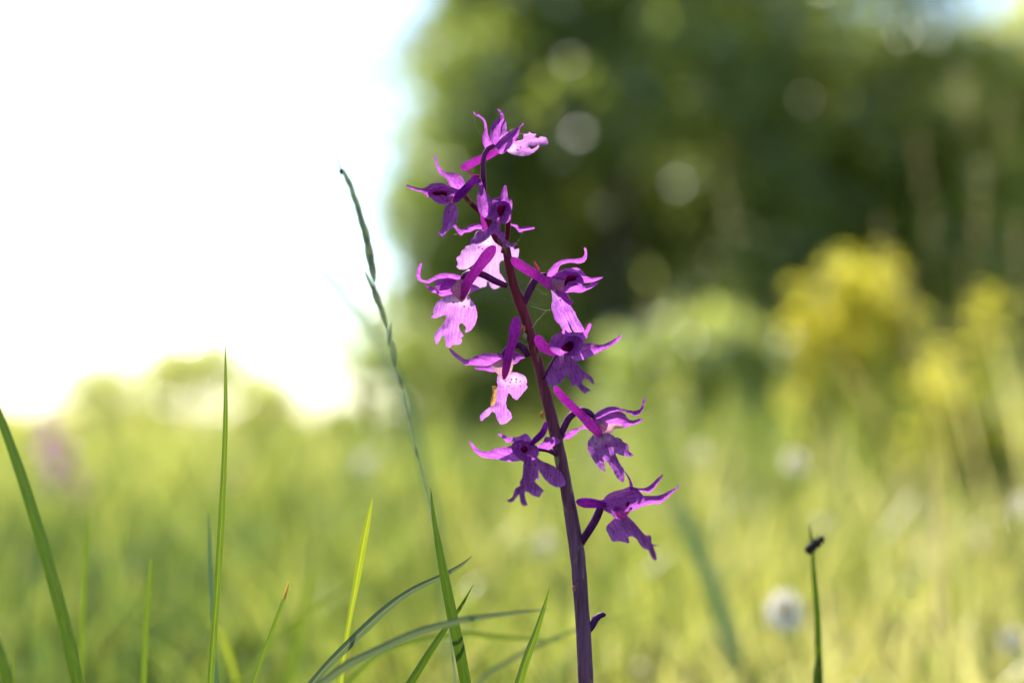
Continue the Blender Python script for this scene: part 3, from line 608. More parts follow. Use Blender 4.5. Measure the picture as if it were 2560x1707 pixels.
# stalk with the insect on it
def insect_stalk():
    D = 0.400; k = 1/3.67
    z = lambda a, b: P(1950 + a*k, 1280 + b*k, D)
    raw = [(268, 110, 1.5), (280, 180, 4), (290, 260, 5), (300, 380, 5.5), (312, 550, 6.5), (328, 760, 8), (345, 950, 9), (350, 1200, 9.5), (358, 1400, 10), (365, 1600, 10)]
    pth = [(z(a, b), r*0.5*1.15e-4*(1 + 0.8*min(1, i/3))) for i, (a, b, r) in enumerate(raw)]; e = pth[-1][0]; pth += [(Vector((e.x+.002, e.y, e.z*.5)), pth[-1][1]), (Vector((e.x+.003, e.y, -.004)), pth[-1][1])]
    root = empty('rush_stalk', (e.x+.003, e.y, 0)); tag(root, 'single upright green stalk with needle tip carrying the dark insect', 'stalk')
    L = root.location
    tube('stem', [(p - L, r) for p, r in pth], M_STALK, root, 8)
    sh = [(z(340, 1300) - L + Vector((0, -.0006, 0)), .0004), (z(335, 1450) - L + Vector((0, -.0004, 0)), .0010), (z(345, 1600) - L, .0013), (z(350, 1750) - L, .0013)]
    tube('leaf_sheath', sh, M_STALK, root, 8)
    # insect, body axis from lower left to upper right, in front of the stalk
    c = z(308, 292) - FWD*0.0015; ax = (z(378, 240) - z(240, 350)); Ln = ax.length*1.22; ax.normalize(); side = ax.cross(FWD).normalized()
    r2 = empty('insect', c); tag(r2, 'small dark hairy insect clinging slantwise near the tip of the green stalk', 'insect')
    prof = [(p, q*1.3) for p, q in [(-.50, .02), (-.46, .09), (-.36, .14), (-.2, .16), (-.08, .11), (-.04, .10), (.06, .16), (.16, .17), (.24, .11), (.27, .07), (.33, .12), (.42, .13), (.48, .07), (.50, .01)]]
    body = tube('body', [(ax*Ln*a, Ln*b) for a, b in prof], M_INSECT, r2, 12, 0.85)
    for s in (-1, 1):
        V = []; F = []
        for i in range(7):
            u = i/6; p = ax*Ln*(.12 - .62*u) - FWD*Ln*.15 + side*s*Ln*(.03 + .10*u); w = Ln*.09*math.sin(math.pi*(.1+.85*u))
            V += [p - side*w, p + side*w]
            if i: F.append((2*i-2, 2*i-1, 2*i+1, 2*i))
        link('wing', mesh('wing', V, F), M_INSECT, r2)
        for a in (.02, .12, .2):
            p0 = ax*Ln*a; k1 = p0 + side*s*Ln*.24 + ax*Ln*(a-.1)*1.2; k2 = k1 + side*s*Ln*.04 + FWD*Ln*.3 + ax*Ln*(a-.1)
            tube('leg', [(p0, Ln*.022), (k1, Ln*.016), (k2, Ln*.01)], M_INSECT, r2, 6)
        tube('antenna', [(ax*Ln*.46, Ln*.012), (ax*Ln*.60 + side*s*Ln*.07, Ln*.008), (ax*Ln*.70 + side*s*Ln*.16, Ln*.005)], M_INSECT, r2, 5)
    for kx in range(16):
        a = rng.uniform(-.45, .4); d = (side*rng.normal() + FWD*rng.normal()).normalized(); p0 = ax*Ln*a + d*Ln*.11
        tube('bristle', [(p0, Ln*.008), (p0 + d*Ln*.16 - ax*Ln*.03, Ln*.003)], M_INSECT, body, 4)
M_INSECT, _t = newmat('insect_dark'); _b = N(_t, 'ShaderNodeBsdfPrincipled'); _b.inputs['Base Color'].default_value = (.018, .012, .014, 1); _b.inputs['Roughness'].default_value = .6; _b.inputs['Specular IOR Level'].default_value = .12
_n = N(_t, 'ShaderNodeTexNoise', i_Scale=2500.0); _r = ramp(_t, [(.3, (.010, .008, .010)), (.7, (.05, .025, .03))], _n.outputs['Fac']); _t.links.new(_r.outputs[0], _b.inputs['Base Color'])
_o = N(_t, 'ShaderNodeOutputMaterial'); _t.links.new(_b.outputs[0], _o.inputs[0])
insect_stalk()

M_HAIR = flatmat('cobweb_silk', (0.55, 0.55, 0.45), (0.6, 0.6, 0.5), 0.5)
# ------------------------------------------------------------------ the orchid
ZM = {'T1': (1020, 270, 2352/380), 'T2': (1000, 370, 2045/300), 'T3': (1030, 560, 4.9), 'T4': (1260, 600, 1960/300), 'T5': (1100, 780, 5.225),
      'T6': (1300, 800, 2195/280), 'T7': (1360, 950, 1626/280), 'T8': (1160, 1060, 1996/280), 'T9': (1420, 1170, 1882/300), 'T10': (1100, 540, 1882/240), 'A': (980, 250, 1865/440), 'B5': (1240, 1350, 1757/400), 'F': (0, 0, 2352/2560)}
def zc(z, x, y): a, b, k = ZM[z]; return a + x/k, b + y/k
FOOT = P(1480, 1707, D0); FOOT = Vector((FOOT.x - 0.0005, FOOT.y + 0.002, 0))
orchid = empty('orchid', FOOT)
tag(orchid, 'purple wild orchid spike with eleven open flowers on a dark stem', 'orchid')
def PL(px, py, mm): return P(px, py, D0 - mm/1000) - FOOT

class Flower:
    def __init__(s, z, label=None):
        s.z = z; s.o = empty('flower', (0, 0, 0), orchid)
        if label: s.o['label'] = label
    def tube(s, name, pts, mat, seg=12, flat=1.0, z=None, step=8):
        """pts: (x, y, radius, depth mm) in zoom coordinates"""
        z = z or s.z; k = ZM[z][2]
        q = crom([(*zc(z, x, y), d*10, r/k) for x, y, r, d in pts], step)
        L = len(q); path = [(PL(a, b, c/10), max(r, .6)*1e-4) for a, b, c, r in q]
        # rounded ends
        return tube(name, path, mat, s.o, seg, flat)
    def sheet(s, name, outline, base, tip, d0, d1, mat, bulge=0.8, roll=0.0, curl=0.0, hole=None, wr=0.35, z=None, rag=0.0, fold=0.0, pale=1.0):
        z = z or s.z
        poly = crom([zc(z, *p) for p in outline], 3.5, True)
        if rag:
            poly = poly + np.array([[noise.noise((p[0]*.23, p[1]*.23, 1)), noise.noise((p[0]*.23, p[1]*.23, 7))] for p in poly])*rag
        hp = crom([zc(z, *p) for p in hole], 3.5, True) if hole else None
        b = np.array(zc(z, *base)); t = np.array(zc(z, *tip)); ax = t - b; L = np.linalg.norm(ax); ax /= L
        lo, hi = poly.min(0), poly.max(0); g = max(3.0, min(5.5, (hi-lo).min()/7))
        xs, ys = np.meshgrid(np.arange(lo[0], hi[0], g), np.arange(lo[1], hi[1], g*.866)); xs[::2] += g/2
        pts = np.stack([xs.ravel(), ys.ravel()], 1); keep = inside(pts[:, 0], pts[:, 1], poly) & (edge_dist(pts, poly) > g*.45)
        if hp is not None: keep &= ~inside(pts[:, 0], pts[:, 1], hp) & (edge_dist(pts, hp) > g*.45)
        pts = pts[keep]; allp = [poly]; E = [(i, (i+1) % len(poly)) for i in range(len(poly))]; n = len(poly)
        if hp is not None: allp.append(hp); E += [(n+i, n+(i+1) % len(hp)) for i in range(len(hp))]
        allp.append(pts); allp = np.concatenate(allp)
        v, e, f, *_ = delaunay_2d_cdt([Vector(p) for p in allp], E, [], 0, 1e-4)
        v = np.array([tuple(p) for p in v]); f = np.array([q for q in f if len(q) == 3])
        c = v[f].mean(1); ok = inside(c[:, 0], c[:, 1], poly)
        if hp is not None: ok &= ~inside(c[:, 0], c[:, 1], hp)
        f = f[ok]
        ed = edge_dist(v, poly); e_ = ed/max(ed.max(), 1e-6)
        rel = v - b; tt = (rel @ ax)/L; ss = rel @ np.array([-ax[1], ax[0]])     # px across
        tc_ = np.clip(tt, -.3, 1.3)
        wn = np.array([noise.noise((p[0]*.035, p[1]*.035, len(name)*1.7)) + .5*noise.noise((p[0]*.09, p[1]*.09, 4.4)) for p in v])
        d = d0 + (d1-d0)*tc_ + curl*4*tc_*(1-tc_) + roll*ss/10 + bulge*(1-(1-e_)**2) + wr*wn - fold*np.abs(ss)/10
        V = [PL(p[0], p[1], m) for p, m in zip(v, d)]
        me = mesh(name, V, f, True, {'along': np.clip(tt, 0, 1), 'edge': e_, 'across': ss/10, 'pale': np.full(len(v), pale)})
        return link(name, me, mat, s.o)
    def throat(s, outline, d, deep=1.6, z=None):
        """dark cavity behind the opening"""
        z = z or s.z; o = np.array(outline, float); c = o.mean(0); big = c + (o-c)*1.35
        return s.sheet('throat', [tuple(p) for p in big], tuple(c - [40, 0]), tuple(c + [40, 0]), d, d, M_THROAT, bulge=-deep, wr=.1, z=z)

# main stem, leaning, thinner to the top
SP = [(1347, 1600, 17.5, 3), (1344, 1530, 17.5, 3), (1340, 1450, 17.3, 2.5), (1335, 1380, 17, 2), (1328, 1290, 17.5, 2), (1320, 1232, 17, 1.5), (1306, 1150, 15, 1), (1293, 1080, 14.3, 1), (1281, 1020, 14, 1), (1268, 965, 13.6, .5), (1250, 890, 12.8, 0), (1235, 830, 12.2, 0), (1220, 775, 11.8, 0), (1205, 725, 12, 0), (1194, 695, 12.6, 0), (1180, 655, 10.5, 0), (1169, 610, 10, 0), (1161, 565, 9.3, 0)]
st = [(x*s_, y*s_, d*10, r*s_) for x, y, r, d in SP]
st += [(*zc('T10', 1120, 470), 2, 8.5), (*zc('T10', 1040, 320), 3, 8), (*zc('T10', 970, 130), 4, 7.8), (*zc('T2', 1420, 1050), 4, 7.3), (*zc('T2', 1430, 800), 4, 6.6), (*zc('T2', 1425, 600), 5, 6.2), (*zc('T2', 1415, 480), 6, 5.8)]
q = crom(st, 10)
pth = [(PL(a, b, c/10), r*1e-4*(1 + .05*noise.noise((b*.03, 0, 0)))) for a, b, c, r in q]
pth = [(Vector((.0006, 0, -.006)), .0021), (Vector((.0004, 0, .03)), .002), (pth[0][0]*.5 + Vector((.0002, 0, .02)), .00195)] + pth
stem = tube('stem', pth, M_STEM, orchid, 16, ridge=.05)
M_SCAR = flatmat('scar_pale', (0.30, 0.27, 0.16), (0.3, 0.27, 0.15), 0.1)
# torn-off flower stub, scars and hairs on the stem
tube('flower_stub', [(PL(*zc('B5', 1020, 1010), 2.3), .0005), (PL(*zc('B5', 1055, 940), 2.3), .00088), (PL(*zc('B5', 1090, 865), 2.4), .00092), (PL(*zc('B5', 1140, 825), 2.5), .00078), (PL(*zc('B5', 1185, 815), 2.6), .0006), (PL(*zc('B5', 1205, 822), 2.6), .0003)], M_OVARY, orchid, 10)
def bump(name, z, x, y, mm, r, mat):
    c = PL(*zc(z, x, y), mm); tube(name, [(c + UP*r*1.5, r*.2), (c + UP*r*.9, r*.8), (c, r), (c - UP*r*.9, r*.75), (c - UP*r*1.6, r*.15)], mat, orchid, 9)
bump('scar', 'B5', 862, 530, 3.2, .0006, M_COLUMN); bump('scar', 'B5', 880, 440, 3.4, .0005, M_COLUMN)
bump('scar', 'T5', 1092, 215, .8, .00062, M_DRY); bump('scar', 'T5', 1112, 320, .8, .0006, M_SCAR)
bump('scar', 'T7', -25, 505, 1.2, .00055, M_DRY)
for i in range(46):
    j = int(rng.integers(18, len(pth)-14)); p, r = pth[j]; a = rng.choice([-1, 1])*rng.uniform(.6, 1); d = Vector((a, rng.uniform(-.8, .3), rng.uniform(-.3, .5))).normalized()
    tube('hair', [(p + d*r*.9, .00003), (p + d*(r + rng.uniform(.0002, .0008)), .000012)], M_HAIR, stem, 4)
# basal leaves below the frame
for a, L in ((.4, .075), (2.4, .085), (4.3, .07)):
    V = []; F = []; dr = Vector((math.cos(a), math.sin(a), 0)); sd_ = dr.cross(Vector((0, 0, 1)))
    for i in range(9):
        u = i/8; w = .011*math.sin(math.pi*(.12+.86*u)); c = dr*(.002 + L*u) + Vector((0, 0, .004 + .05*u - .055*u*u))
        V += [c - sd_*w + Vector((0, 0, .004)), c, c + sd_*w + Vector((0, 0, .004))]
        if i: F += [(3*i-3, 3*i-2, 3*i+1, 3*i), (3*i-2, 3*i-1, 3*i+2, 3*i+1)]
    link('basal_leaf', mesh('basal_leaf', V, F, attrs={'across': [-1, 0, 1]*9, 'along': [k/27 for k in range(27)]}), G_MID, orchid)

# --- 1: topmost flower, seen from behind, lip to the right
f = Flower('T1', 'topmost flower seen from behind with its ragged pale lip')
f.sheet('petal', [(1430, 280), (1480, 208), (1515, 212), (1525, 280), (1530, 340), (1572, 382), (1500, 460), (1400, 520), (1400, 400)], (1400, 520), (1500, 210), -1, -2.5, M_LIP, .8)
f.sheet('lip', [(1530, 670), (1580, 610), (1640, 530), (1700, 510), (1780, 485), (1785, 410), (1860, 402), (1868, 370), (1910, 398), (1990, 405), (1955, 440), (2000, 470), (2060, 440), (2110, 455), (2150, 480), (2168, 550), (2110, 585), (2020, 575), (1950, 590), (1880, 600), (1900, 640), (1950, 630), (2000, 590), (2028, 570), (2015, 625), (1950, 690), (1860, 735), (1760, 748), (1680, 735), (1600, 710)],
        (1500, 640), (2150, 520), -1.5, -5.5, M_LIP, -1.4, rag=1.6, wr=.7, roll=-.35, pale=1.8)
f.sheet('sepal', [(1010, 50), (1040, 82), (1110, 112), (1185, 178), (1215, 240), (1225, 320), (1240, 410), (1270, 490), (1305, 560), (1250, 605), (1205, 635), (1165, 570), (1150, 490), (1150, 420), (1180, 350), (1180, 270), (1165, 205), (1110, 150), (1045, 122), (1015, 85)], (1290, 590), (1010, 60), 0, 1.5, M_SEPAL, .7, roll=.4)
f.sheet('sepal', [(1375, 20), (1400, 14), (1445, 45), (1480, 110), (1488, 180), (1470, 220), (1440, 290), (1430, 380), (1420, 470), (1360, 590), (1310, 575), (1275, 470), (1265, 390), (1290, 290), (1330, 220), (1400, 170), (1425, 110), (1405, 50)], (1340, 590), (1400, 20), 1, 0, M_SEPAL, 1.2)
f.sheet('sepal', [(1780, 225), (1790, 260), (1755, 292), (1728, 330), (1725, 390), (1690, 460), (1640, 530), (1580, 600), (1520, 670), (1460, 712), (1400, 702), (1360, 645), (1320, 585), (1380, 530), (1440, 470), (1520, 410), (1600, 360), (1660, 310), (1740, 280)], (1340, 600), (1785, 230), 1.2, -.5, M_SEPAL, 1.3, roll=.25)
f.tube('spur', [(1420, 640, 40, -.6), (1300, 710, 55, -.2), (1150, 780, 60, .2), (1020, 840, 62, .6), (930, 890, 66, .8), (870, 920, 60, 1), (835, 940, 35, 1), (822, 948, 10, 1)], M_SPUR)
f.tube('ovary', [(1330, 575, 24, 1.2), (1240, 635, 38, 1.8), (1185, 720, 40, 2), (1163, 850, 40, 2), (1163, 1000, 42, 1.8), (1175, 1140, 42, 1.2), (1180, 1280, 40, .6)], M_OVARY)

# --- 2: upper left flower, turned to the left
f = Flower('T2', 'upper flower turned aside with a deep purple hood')
f.sheet('sepal', [(560, 90), (592, 140), (630, 175), (645, 240), (680, 320), (740, 390), (800, 415), (880, 420), (980, 440), (1040, 470), (1080, 540), (1105, 610), (1060, 680), (1020, 712), (940, 690), (860, 650), (820, 580), (770, 500), (690, 450), (640, 380), (610, 280), (590, 190)], (1000, 700), (560, 90), 1.5, 2.5, M_SEPAL, .8, roll=-.3, fold=-.15)
f.sheet('sepal', [(100, 630), (180, 645), (280, 675), (380, 690), (460, 660), (520, 615), (600, 600), (720, 600), (800, 630), (860, 665), (800, 720), (600, 730), (530, 760), (480, 835), (430, 800), (370, 755), (290, 735), (200, 705), (130, 675)], (850, 680), (100, 640), 2.0, 4, M_SEPAL, .6, roll=-.5)
TH = [(545, 770), (600, 735), (700, 728), (790, 750), (805, 790), (780, 832), (720, 795), (650, 808), (590, 803)]
f.sheet('hood', [(470, 760), (520, 700), (600, 660), (700, 648), (820, 660), (940, 690), (1020, 720), (980, 800), (930, 860), (860, 930), (780, 972), (700, 960), (600, 920), (530, 860), (490, 820)], (980, 800), (480, 780), 3.2, 4.2, M_SEPAL, 1.3, roll=-.5, hole=TH)
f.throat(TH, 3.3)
f.sheet('column', [(740, 880), (800, 850), (905, 828), (890, 900), (800, 928), (760, 915)], (900, 860), (750, 890), 4.6, 4.8, M_BRACT, .5)
f.tube('spur', [(920, 920, 30, 3.2), (960, 870, 62, 3.8), (1030, 790, 74, 3.8), (1130, 690, 70, 3), (1230, 580, 65, 2), (1300, 505, 52, 1.5), (1330, 475, 20, 1.4)], M_SEPAL)
f.tube('bract', [(1080, 420, 5, 1.5), (1150, 400, 11, 1.5), (1205, 425, 13, 1.5), (1240, 468, 18, 1.5), (1340, 480, 24, 1.4), (1355, 500, 12, 1.2)], M_BRACT, 8)
f.sheet('lip', [(790, 990), (850, 940), (930, 945), (970, 1000), (992, 1060), (985, 1180), (950, 1280), (880, 1360), (800, 1430), (760, 1470), (772, 1525), (700, 1492), (680, 1462), (608, 1440), (690, 1405), (720, 1370), (730, 1290), (735, 1180), (750, 1080)], (880, 900), (730, 1480), 4, 11.5, M_LIP, 1.3, fold=-.3, rag=.8, pale=0.0)
f.tube('ovary', [(1020, 740, 30, 2.2), (1110, 830, 42, 1.6), (1180, 920, 46, 1.0), (1270, 1000, 45, .6), (1340, 1060, 46, .4), (1420, 1110, 40, .4)], M_STEM)

# --- 4: the flower behind the stem, lip in full sun
f = Flower('T10', 'flower behind the stem with a broad sunlit pale lip')
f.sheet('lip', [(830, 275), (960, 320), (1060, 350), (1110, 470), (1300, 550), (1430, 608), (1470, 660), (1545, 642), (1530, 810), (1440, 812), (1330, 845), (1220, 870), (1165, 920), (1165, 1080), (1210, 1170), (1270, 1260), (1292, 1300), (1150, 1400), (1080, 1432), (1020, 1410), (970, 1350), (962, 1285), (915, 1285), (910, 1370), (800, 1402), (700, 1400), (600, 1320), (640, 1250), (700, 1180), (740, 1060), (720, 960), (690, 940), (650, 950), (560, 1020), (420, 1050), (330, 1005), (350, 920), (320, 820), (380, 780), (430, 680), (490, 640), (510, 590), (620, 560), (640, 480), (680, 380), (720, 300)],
        (940, 250), (900, 1400), -4, -14, M_LIP, 1.6, curl=1.0, rag=1.6, wr=.8, pale=2.6)  # high pale value paints the direct sun's whitening into this lip
f.sheet('sepal', [(240, 180), (290, 165), (350, 220), (420, 255), (480, 245), (560, 190), (650, 155), (740, 150), (810, 190), (820, 260), (700, 262), (600, 310), (480, 330), (420, 385), (350, 330), (300, 250)], (830, 220), (250, 180), -4, -6, M_SEPAL, .9, roll=.6)
f.sheet('sepal', [(1300, 130), (1390, 140), (1440, 165), (1510, 170), (1540, 215), (1640, 215), (1770, 200), (1862, 238), (1800, 265), (1660, 290), (1560, 325), (1520, 280), (1460, 215), (1390, 190), (1300, 190)], (1300, 160), (1850, 230), -4, -6, M_SEPAL, .8, roll=-.6)
f.tube('spur', [(815, -90, 26, -2.5), (830, -20, 42, -2.6), (850, 80, 50, -2.8), (875, 190, 56, -3.2), (910, 290, 50, -4), (950, 360, 30, -4.6)], M_SPUR)
f.tube('ovary', [(940, 270, 40, -4), (1010, 230, 45, -3.2), (1080, 330, 45, -2), (1130, 450, 40, -.6)], M_STEM)

# --- 3: front flower below the top
f = Flower('T2', 'deep purple flower facing out over the stem below the top')
f.sheet('sepal', [(1310, 570), (1345, 515), (1390, 560), (1440, 700), (1480, 770), (1540, 850), (1590, 910), (1580, 1000), (1560, 1100), (1530, 1215), (1440, 1190), (1360, 1110), (1320, 1010), (1308, 900), (1320, 800), (1350, 710), (1310, 620)], (1500, 1180), (1340, 520), 4, 3.5, M_SEPAL, 1.2, roll=.3)
f.sheet('sepal', [(1772, 645), (1812, 645), (1832, 780), (1842, 850), (1905, 890), (1915, 1000), (1885, 1110), (1840, 1000), (1700, 960), (1590, 960), (1600, 850), (1690, 838), (1725, 760)], (1740, 1000), (1790, 650), 4.6, 4, M_SEPAL, .9)
TH = [(1660, 1010), (1730, 990), (1805, 985), (1790, 1050), (1762, 1120), (1722, 1172), (1680, 1150), (1660, 1080)]
f.sheet('hood', [(1530, 1200), (1520, 1120), (1550, 1000), (1600, 930), (1680, 890), (1780, 880), (1850, 920), (1890, 1000), (1897, 1100), (1885, 1200), (1850, 1260), (1780, 1292), (1700, 1270), (1600, 1235)], (1720, 1250), (1720, 890), 6.8, 5, M_SEPAL, 1.3, hole=TH)
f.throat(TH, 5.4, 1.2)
f.sheet('lip_edge', [(1640, 1240), (1665, 1222), (1700, 1232), (1735, 1255), (1722, 1275), (1680, 1258)], (1640, 1240), (1735, 1260), 7.4, 7.6, M_BRACT, .3)
f.sheet('lip', [(1030, 115), (1110, 80), (1180, 125), (1182, 300), (1230, 318), (1290, 370), (1270, 430), (1330, 500), (1380, 545), (1495, 525), (1512, 552), (1440, 600), (1340, 602), (1260, 550), (1170, 460), (1110, 385), (1060, 355), (1000, 370), (930, 450), (830, 520), (720, 557), (650, 545), (570, 532), (620, 500), (578, 465), (660, 430), (700, 340), (780, 280), (880, 300), (950, 240), (1000, 160)],
        (1110, 90), (1060, 560), 6, 12.5, M_LIP, 1.2, z='T10', rag=.8, fold=.25, pale=0.0)
f.tube('ovary', [(1345, -170, 30, 4), (1345, -60, 46, 3.6), (1335, 150, 54, 3), (1322, 380, 54, 1.8), (1275, 580, 52, .8), (1230, 720, 46, 0)], M_STEM, z='T10')

# --- 5: middle left flower, turned away
f = Flower('T3', 'middle flower turned away showing a broad toothed lip')
f.tube('ovary', [(1165, 760, 32, 0), (1100, 735, 38, .3), (1000, 690, 42, .8), (900, 635, 42, 1), (800, 600, 42, 1), (700, 605, 44, .6), (630, 650, 40, 0), (610, 720, 30, -.5)], M_OVARY)
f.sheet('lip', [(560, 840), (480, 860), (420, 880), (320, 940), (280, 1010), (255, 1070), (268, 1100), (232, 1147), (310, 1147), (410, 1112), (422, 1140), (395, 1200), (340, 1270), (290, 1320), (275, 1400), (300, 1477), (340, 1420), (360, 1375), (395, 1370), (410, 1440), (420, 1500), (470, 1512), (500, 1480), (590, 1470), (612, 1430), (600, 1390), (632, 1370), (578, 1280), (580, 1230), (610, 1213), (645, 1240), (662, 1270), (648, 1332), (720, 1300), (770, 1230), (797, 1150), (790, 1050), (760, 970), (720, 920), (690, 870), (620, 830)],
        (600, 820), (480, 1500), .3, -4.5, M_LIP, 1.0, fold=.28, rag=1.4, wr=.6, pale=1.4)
f.sheet('sepal', [(150, 722), (200, 755), (290, 785), (330, 820), (320, 860), (290, 848), (240, 832), (190, 790)], (330, 830), (150, 722), -2, -3, M_SEPAL, .3)
f.sheet('sepal', [(640, 760), (700, 748), (760, 740), (832, 785), (790, 812), (700, 852), (650, 850)], (640, 810), (830, 785), -1.5, -3, M_SEPAL, .6, roll=-.3)
f.sheet('hood', [(280, 720), (330, 680), (440, 660), (540, 680), (620, 700), (590, 790), (545, 865), (440, 872), (362, 887), (308, 852), (290, 790)], (600, 760), (290, 780), -.4, -2.2, M_SEPAL, 1.1, roll=.3)
f.sheet('petal', [(318, 790), (345, 740), (400, 700), (480, 678), (545, 690), (510, 760), (450, 800), (380, 815), (330, 815)], (540, 720), (320, 800), 1.0, .6, M_SEPAL, .6)
f.sheet('sepal', [(110, 478), (124, 490), (107, 560), (100, 640), (122, 680), (180, 690), (240, 660), (320, 615), (420, 600), (520, 613), (600, 640), (620, 690), (560, 700), (480, 680), (380, 668), (300, 680), (220, 722), (150, 720), (80, 692), (53, 640), (55, 590), (80, 520)], (620, 670), (110, 480), .3, -1, M_SEPAL, .5, roll=.9)
f.sheet('column', [(470, 810), (530, 700), (620, 680), (715, 740), (700, 850), (610, 960), (545, 900)], (600, 700), (600, 940), .6, 1.0, M_COLUMN, 1.4)
f.tube('spur', [(605, 920, 22, 1.2), (640, 830, 52, 1.4), (680, 720, 60, 2), (760, 600, 62, 3), (850, 480, 66, 3.6), (920, 390, 74, 4), (980, 315, 60, 4), (1012, 280, 28, 4), (1022, 270, 8, 4)], M_SPUR)

# --- 6: right flower with swept sepals
f = Flower('T4', 'sunlit pink flower with swept-back sepals beside the stem')
f.tube('ovary', [(290, 1090, 40, 0), (335, 1020, 52, .2), (400, 870, 64, .8), (460, 740, 64, 1), (530, 630, 58, .8), (620, 575, 42, .5), (710, 570, 34, .2), (760, 640, 30, 0)], M_OVARY)
f.tube('bract', [(487, 342, 8, 1.2), (515, 390, 14, 1.2), (545, 440, 17, 1), (565, 490, 16, 1), (572, 540, 14, .8)], M_BRACT, 8)
f.sheet('sepal', [(1325, 120), (1347, 150), (1357, 240), (1345, 320), (1300, 367), (1210, 387), (1150, 375), (1080, 370), (980, 390), (915, 420), (890, 470), (870, 540), (800, 620), (720, 640), (695, 600), (720, 520), (770, 450), (840, 380), (930, 330), (1030, 310), (1150, 308), (1260, 288), (1308, 250), (1318, 190), (1303, 140)], (740, 620), (1325, 130), .5, -1.5, M_SEPAL, .7, roll=-.8)
f.sheet('sepal', [(840, 560), (920, 500), (1000, 470), (1100, 453), (1200, 453), (1285, 510), (1345, 580), (1400, 612), (1500, 612), (1617, 608), (1540, 655), (1440, 692), (1380, 697), (1310, 700), (1250, 640), (1100, 570), (950, 580)], (860, 590), (1610, 610), .6, 0, M_SEPAL, .6, roll=-.7)
f.sheet('sepal', [(940, 845), (1000, 770), (1080, 720), (1200, 708), (1290, 752), (1380, 735), (1480, 690), (1547, 698), (1450, 772), (1330, 832), (1250, 860), (1120, 852), (1000, 860)], (960, 830), (1540, 700), 1.2, .5, M_SEPAL, .6, roll=-.8)
TH = [(1030, 590), (1100, 578), (1190, 592), (1170, 650), (1100, 672), (1045, 692), (995, 748), (968, 722), (1000, 660)]
f.sheet('hood', [(730, 640), (780, 600), (860, 560), (980, 505), (1100, 515), (1210, 540), (1285, 620), (1305, 700), (1260, 750), (1200, 725), (1100, 720), (1030, 760), (980, 845), (880, 830), (770, 780)], (760, 700), (1290, 690), 1.6, 1.8, M_SEPAL, 1.1, roll=-.5, hole=TH)
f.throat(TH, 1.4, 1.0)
f.sheet('column', [(770, 690), (850, 620), (950, 620), (985, 700), (965, 820), (880, 815), (800, 790)], (800, 700), (960, 760), 2.9, 2.9, M_COLUMN, .5)
f.sheet('lip', [(765, 790), (800, 745), (860, 762), (960, 838), (1030, 880), (1055, 930), (1127, 1020), (1078, 1067), (1100, 1090), (1150, 1160), (1200, 1270), (1297, 1430), (1312, 1495), (1280, 1505), (1150, 1505), (1120, 1470), (1090, 1400), (1060, 1360), (1038, 1320), (1060, 1400), (1105, 1505), (1050, 1505), (960, 1482), (920, 1400), (838, 1310), (800, 1200), (773, 1080), (790, 960)],
        (800, 740), (1150, 1500), 2.4, -1.5, M_LIP, 1.0, fold=.3, rag=1.0, roll=-.25)
f.sheet('lip_fold', [(830, 850), (870, 795), (920, 840), (1020, 870), (1052, 930), (1127, 1020), (1072, 1068), (985, 1000), (920, 940)], (850, 830), (1110, 1030), 3.0, 3.2, M_SEPAL, .3, roll=.8)
f.tube('spur', [(820, 800, 30, 2), (740, 740, 62, 2), (620, 640, 72, 1.8), (480, 545, 74, 1.6), (340, 460, 80, 1.2), (220, 380, 80, .6), (140, 335, 66, .2), (90, 315, 42, 0), (65, 308, 14, 0)], M_SPUR)

# --- 7: lower left flower with a brown scrap
f = Flower('T5', 'flower turned away with a withered brown scrap on its lip')
f.tube('ovary', [(1150, 580, 36, 0), (1115, 510, 44, .2), (1050, 440, 44, .6), (970, 430, 44, .8), (890, 480, 44, .6), (830, 555, 44, .2), (800, 620, 32, -.4)], M_OVARY)
f.sheet('sepal', [(930, 580), (960, 518), (1010, 513), (1060, 550), (1112, 600), (1060, 612), (1010, 662), (960, 682), (925, 650)], (935, 610), (1105, 600), -1.5, -2.5, M_SEPAL, .7, roll=.4)
f.sheet('sepal', [(440, 730), (540, 705), (580, 690), (690, 685), (725, 775), (640, 778), (590, 762), (510, 757)], (710, 730), (440, 730), -1, -2.5, M_SEPAL, .5)
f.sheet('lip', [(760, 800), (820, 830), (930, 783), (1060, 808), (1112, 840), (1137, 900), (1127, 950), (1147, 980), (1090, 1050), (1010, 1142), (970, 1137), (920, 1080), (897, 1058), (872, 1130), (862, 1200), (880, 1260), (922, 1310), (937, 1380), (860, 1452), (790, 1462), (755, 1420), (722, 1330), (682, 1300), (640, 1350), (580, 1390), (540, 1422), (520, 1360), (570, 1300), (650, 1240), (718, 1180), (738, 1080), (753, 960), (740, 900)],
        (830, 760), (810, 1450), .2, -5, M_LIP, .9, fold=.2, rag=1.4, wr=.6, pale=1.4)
f.sheet('withered_scrap', [(680, 968), (747, 975), (742, 1060), (727, 1180), (668, 1232), (658, 1160), (680, 1100), (688, 1030)], (710, 970), (680, 1230), .6, .2, M_DRY, .9)
f.sheet('column', [(670, 690), (760, 610), (850, 560), (945, 600), (957, 680), (932, 775), (870, 865), (820, 892), (760, 815), (720, 775)], (840, 600), (830, 880), .4, .8, M_COLUMN, 1.5)
f.sheet('sepal', [(122, 468), (180, 508), (250, 568), (340, 618), (400, 608), (480, 568), (560, 543), (650, 537), (800, 548), (830, 600), (760, 640), (680, 680), (600, 707), (500, 702), (400, 692), (330, 692), (270, 642), (200, 592), (130, 512)], (800, 600), (125, 475), 1, 0, M_SEPAL, 1.0, roll=.3)
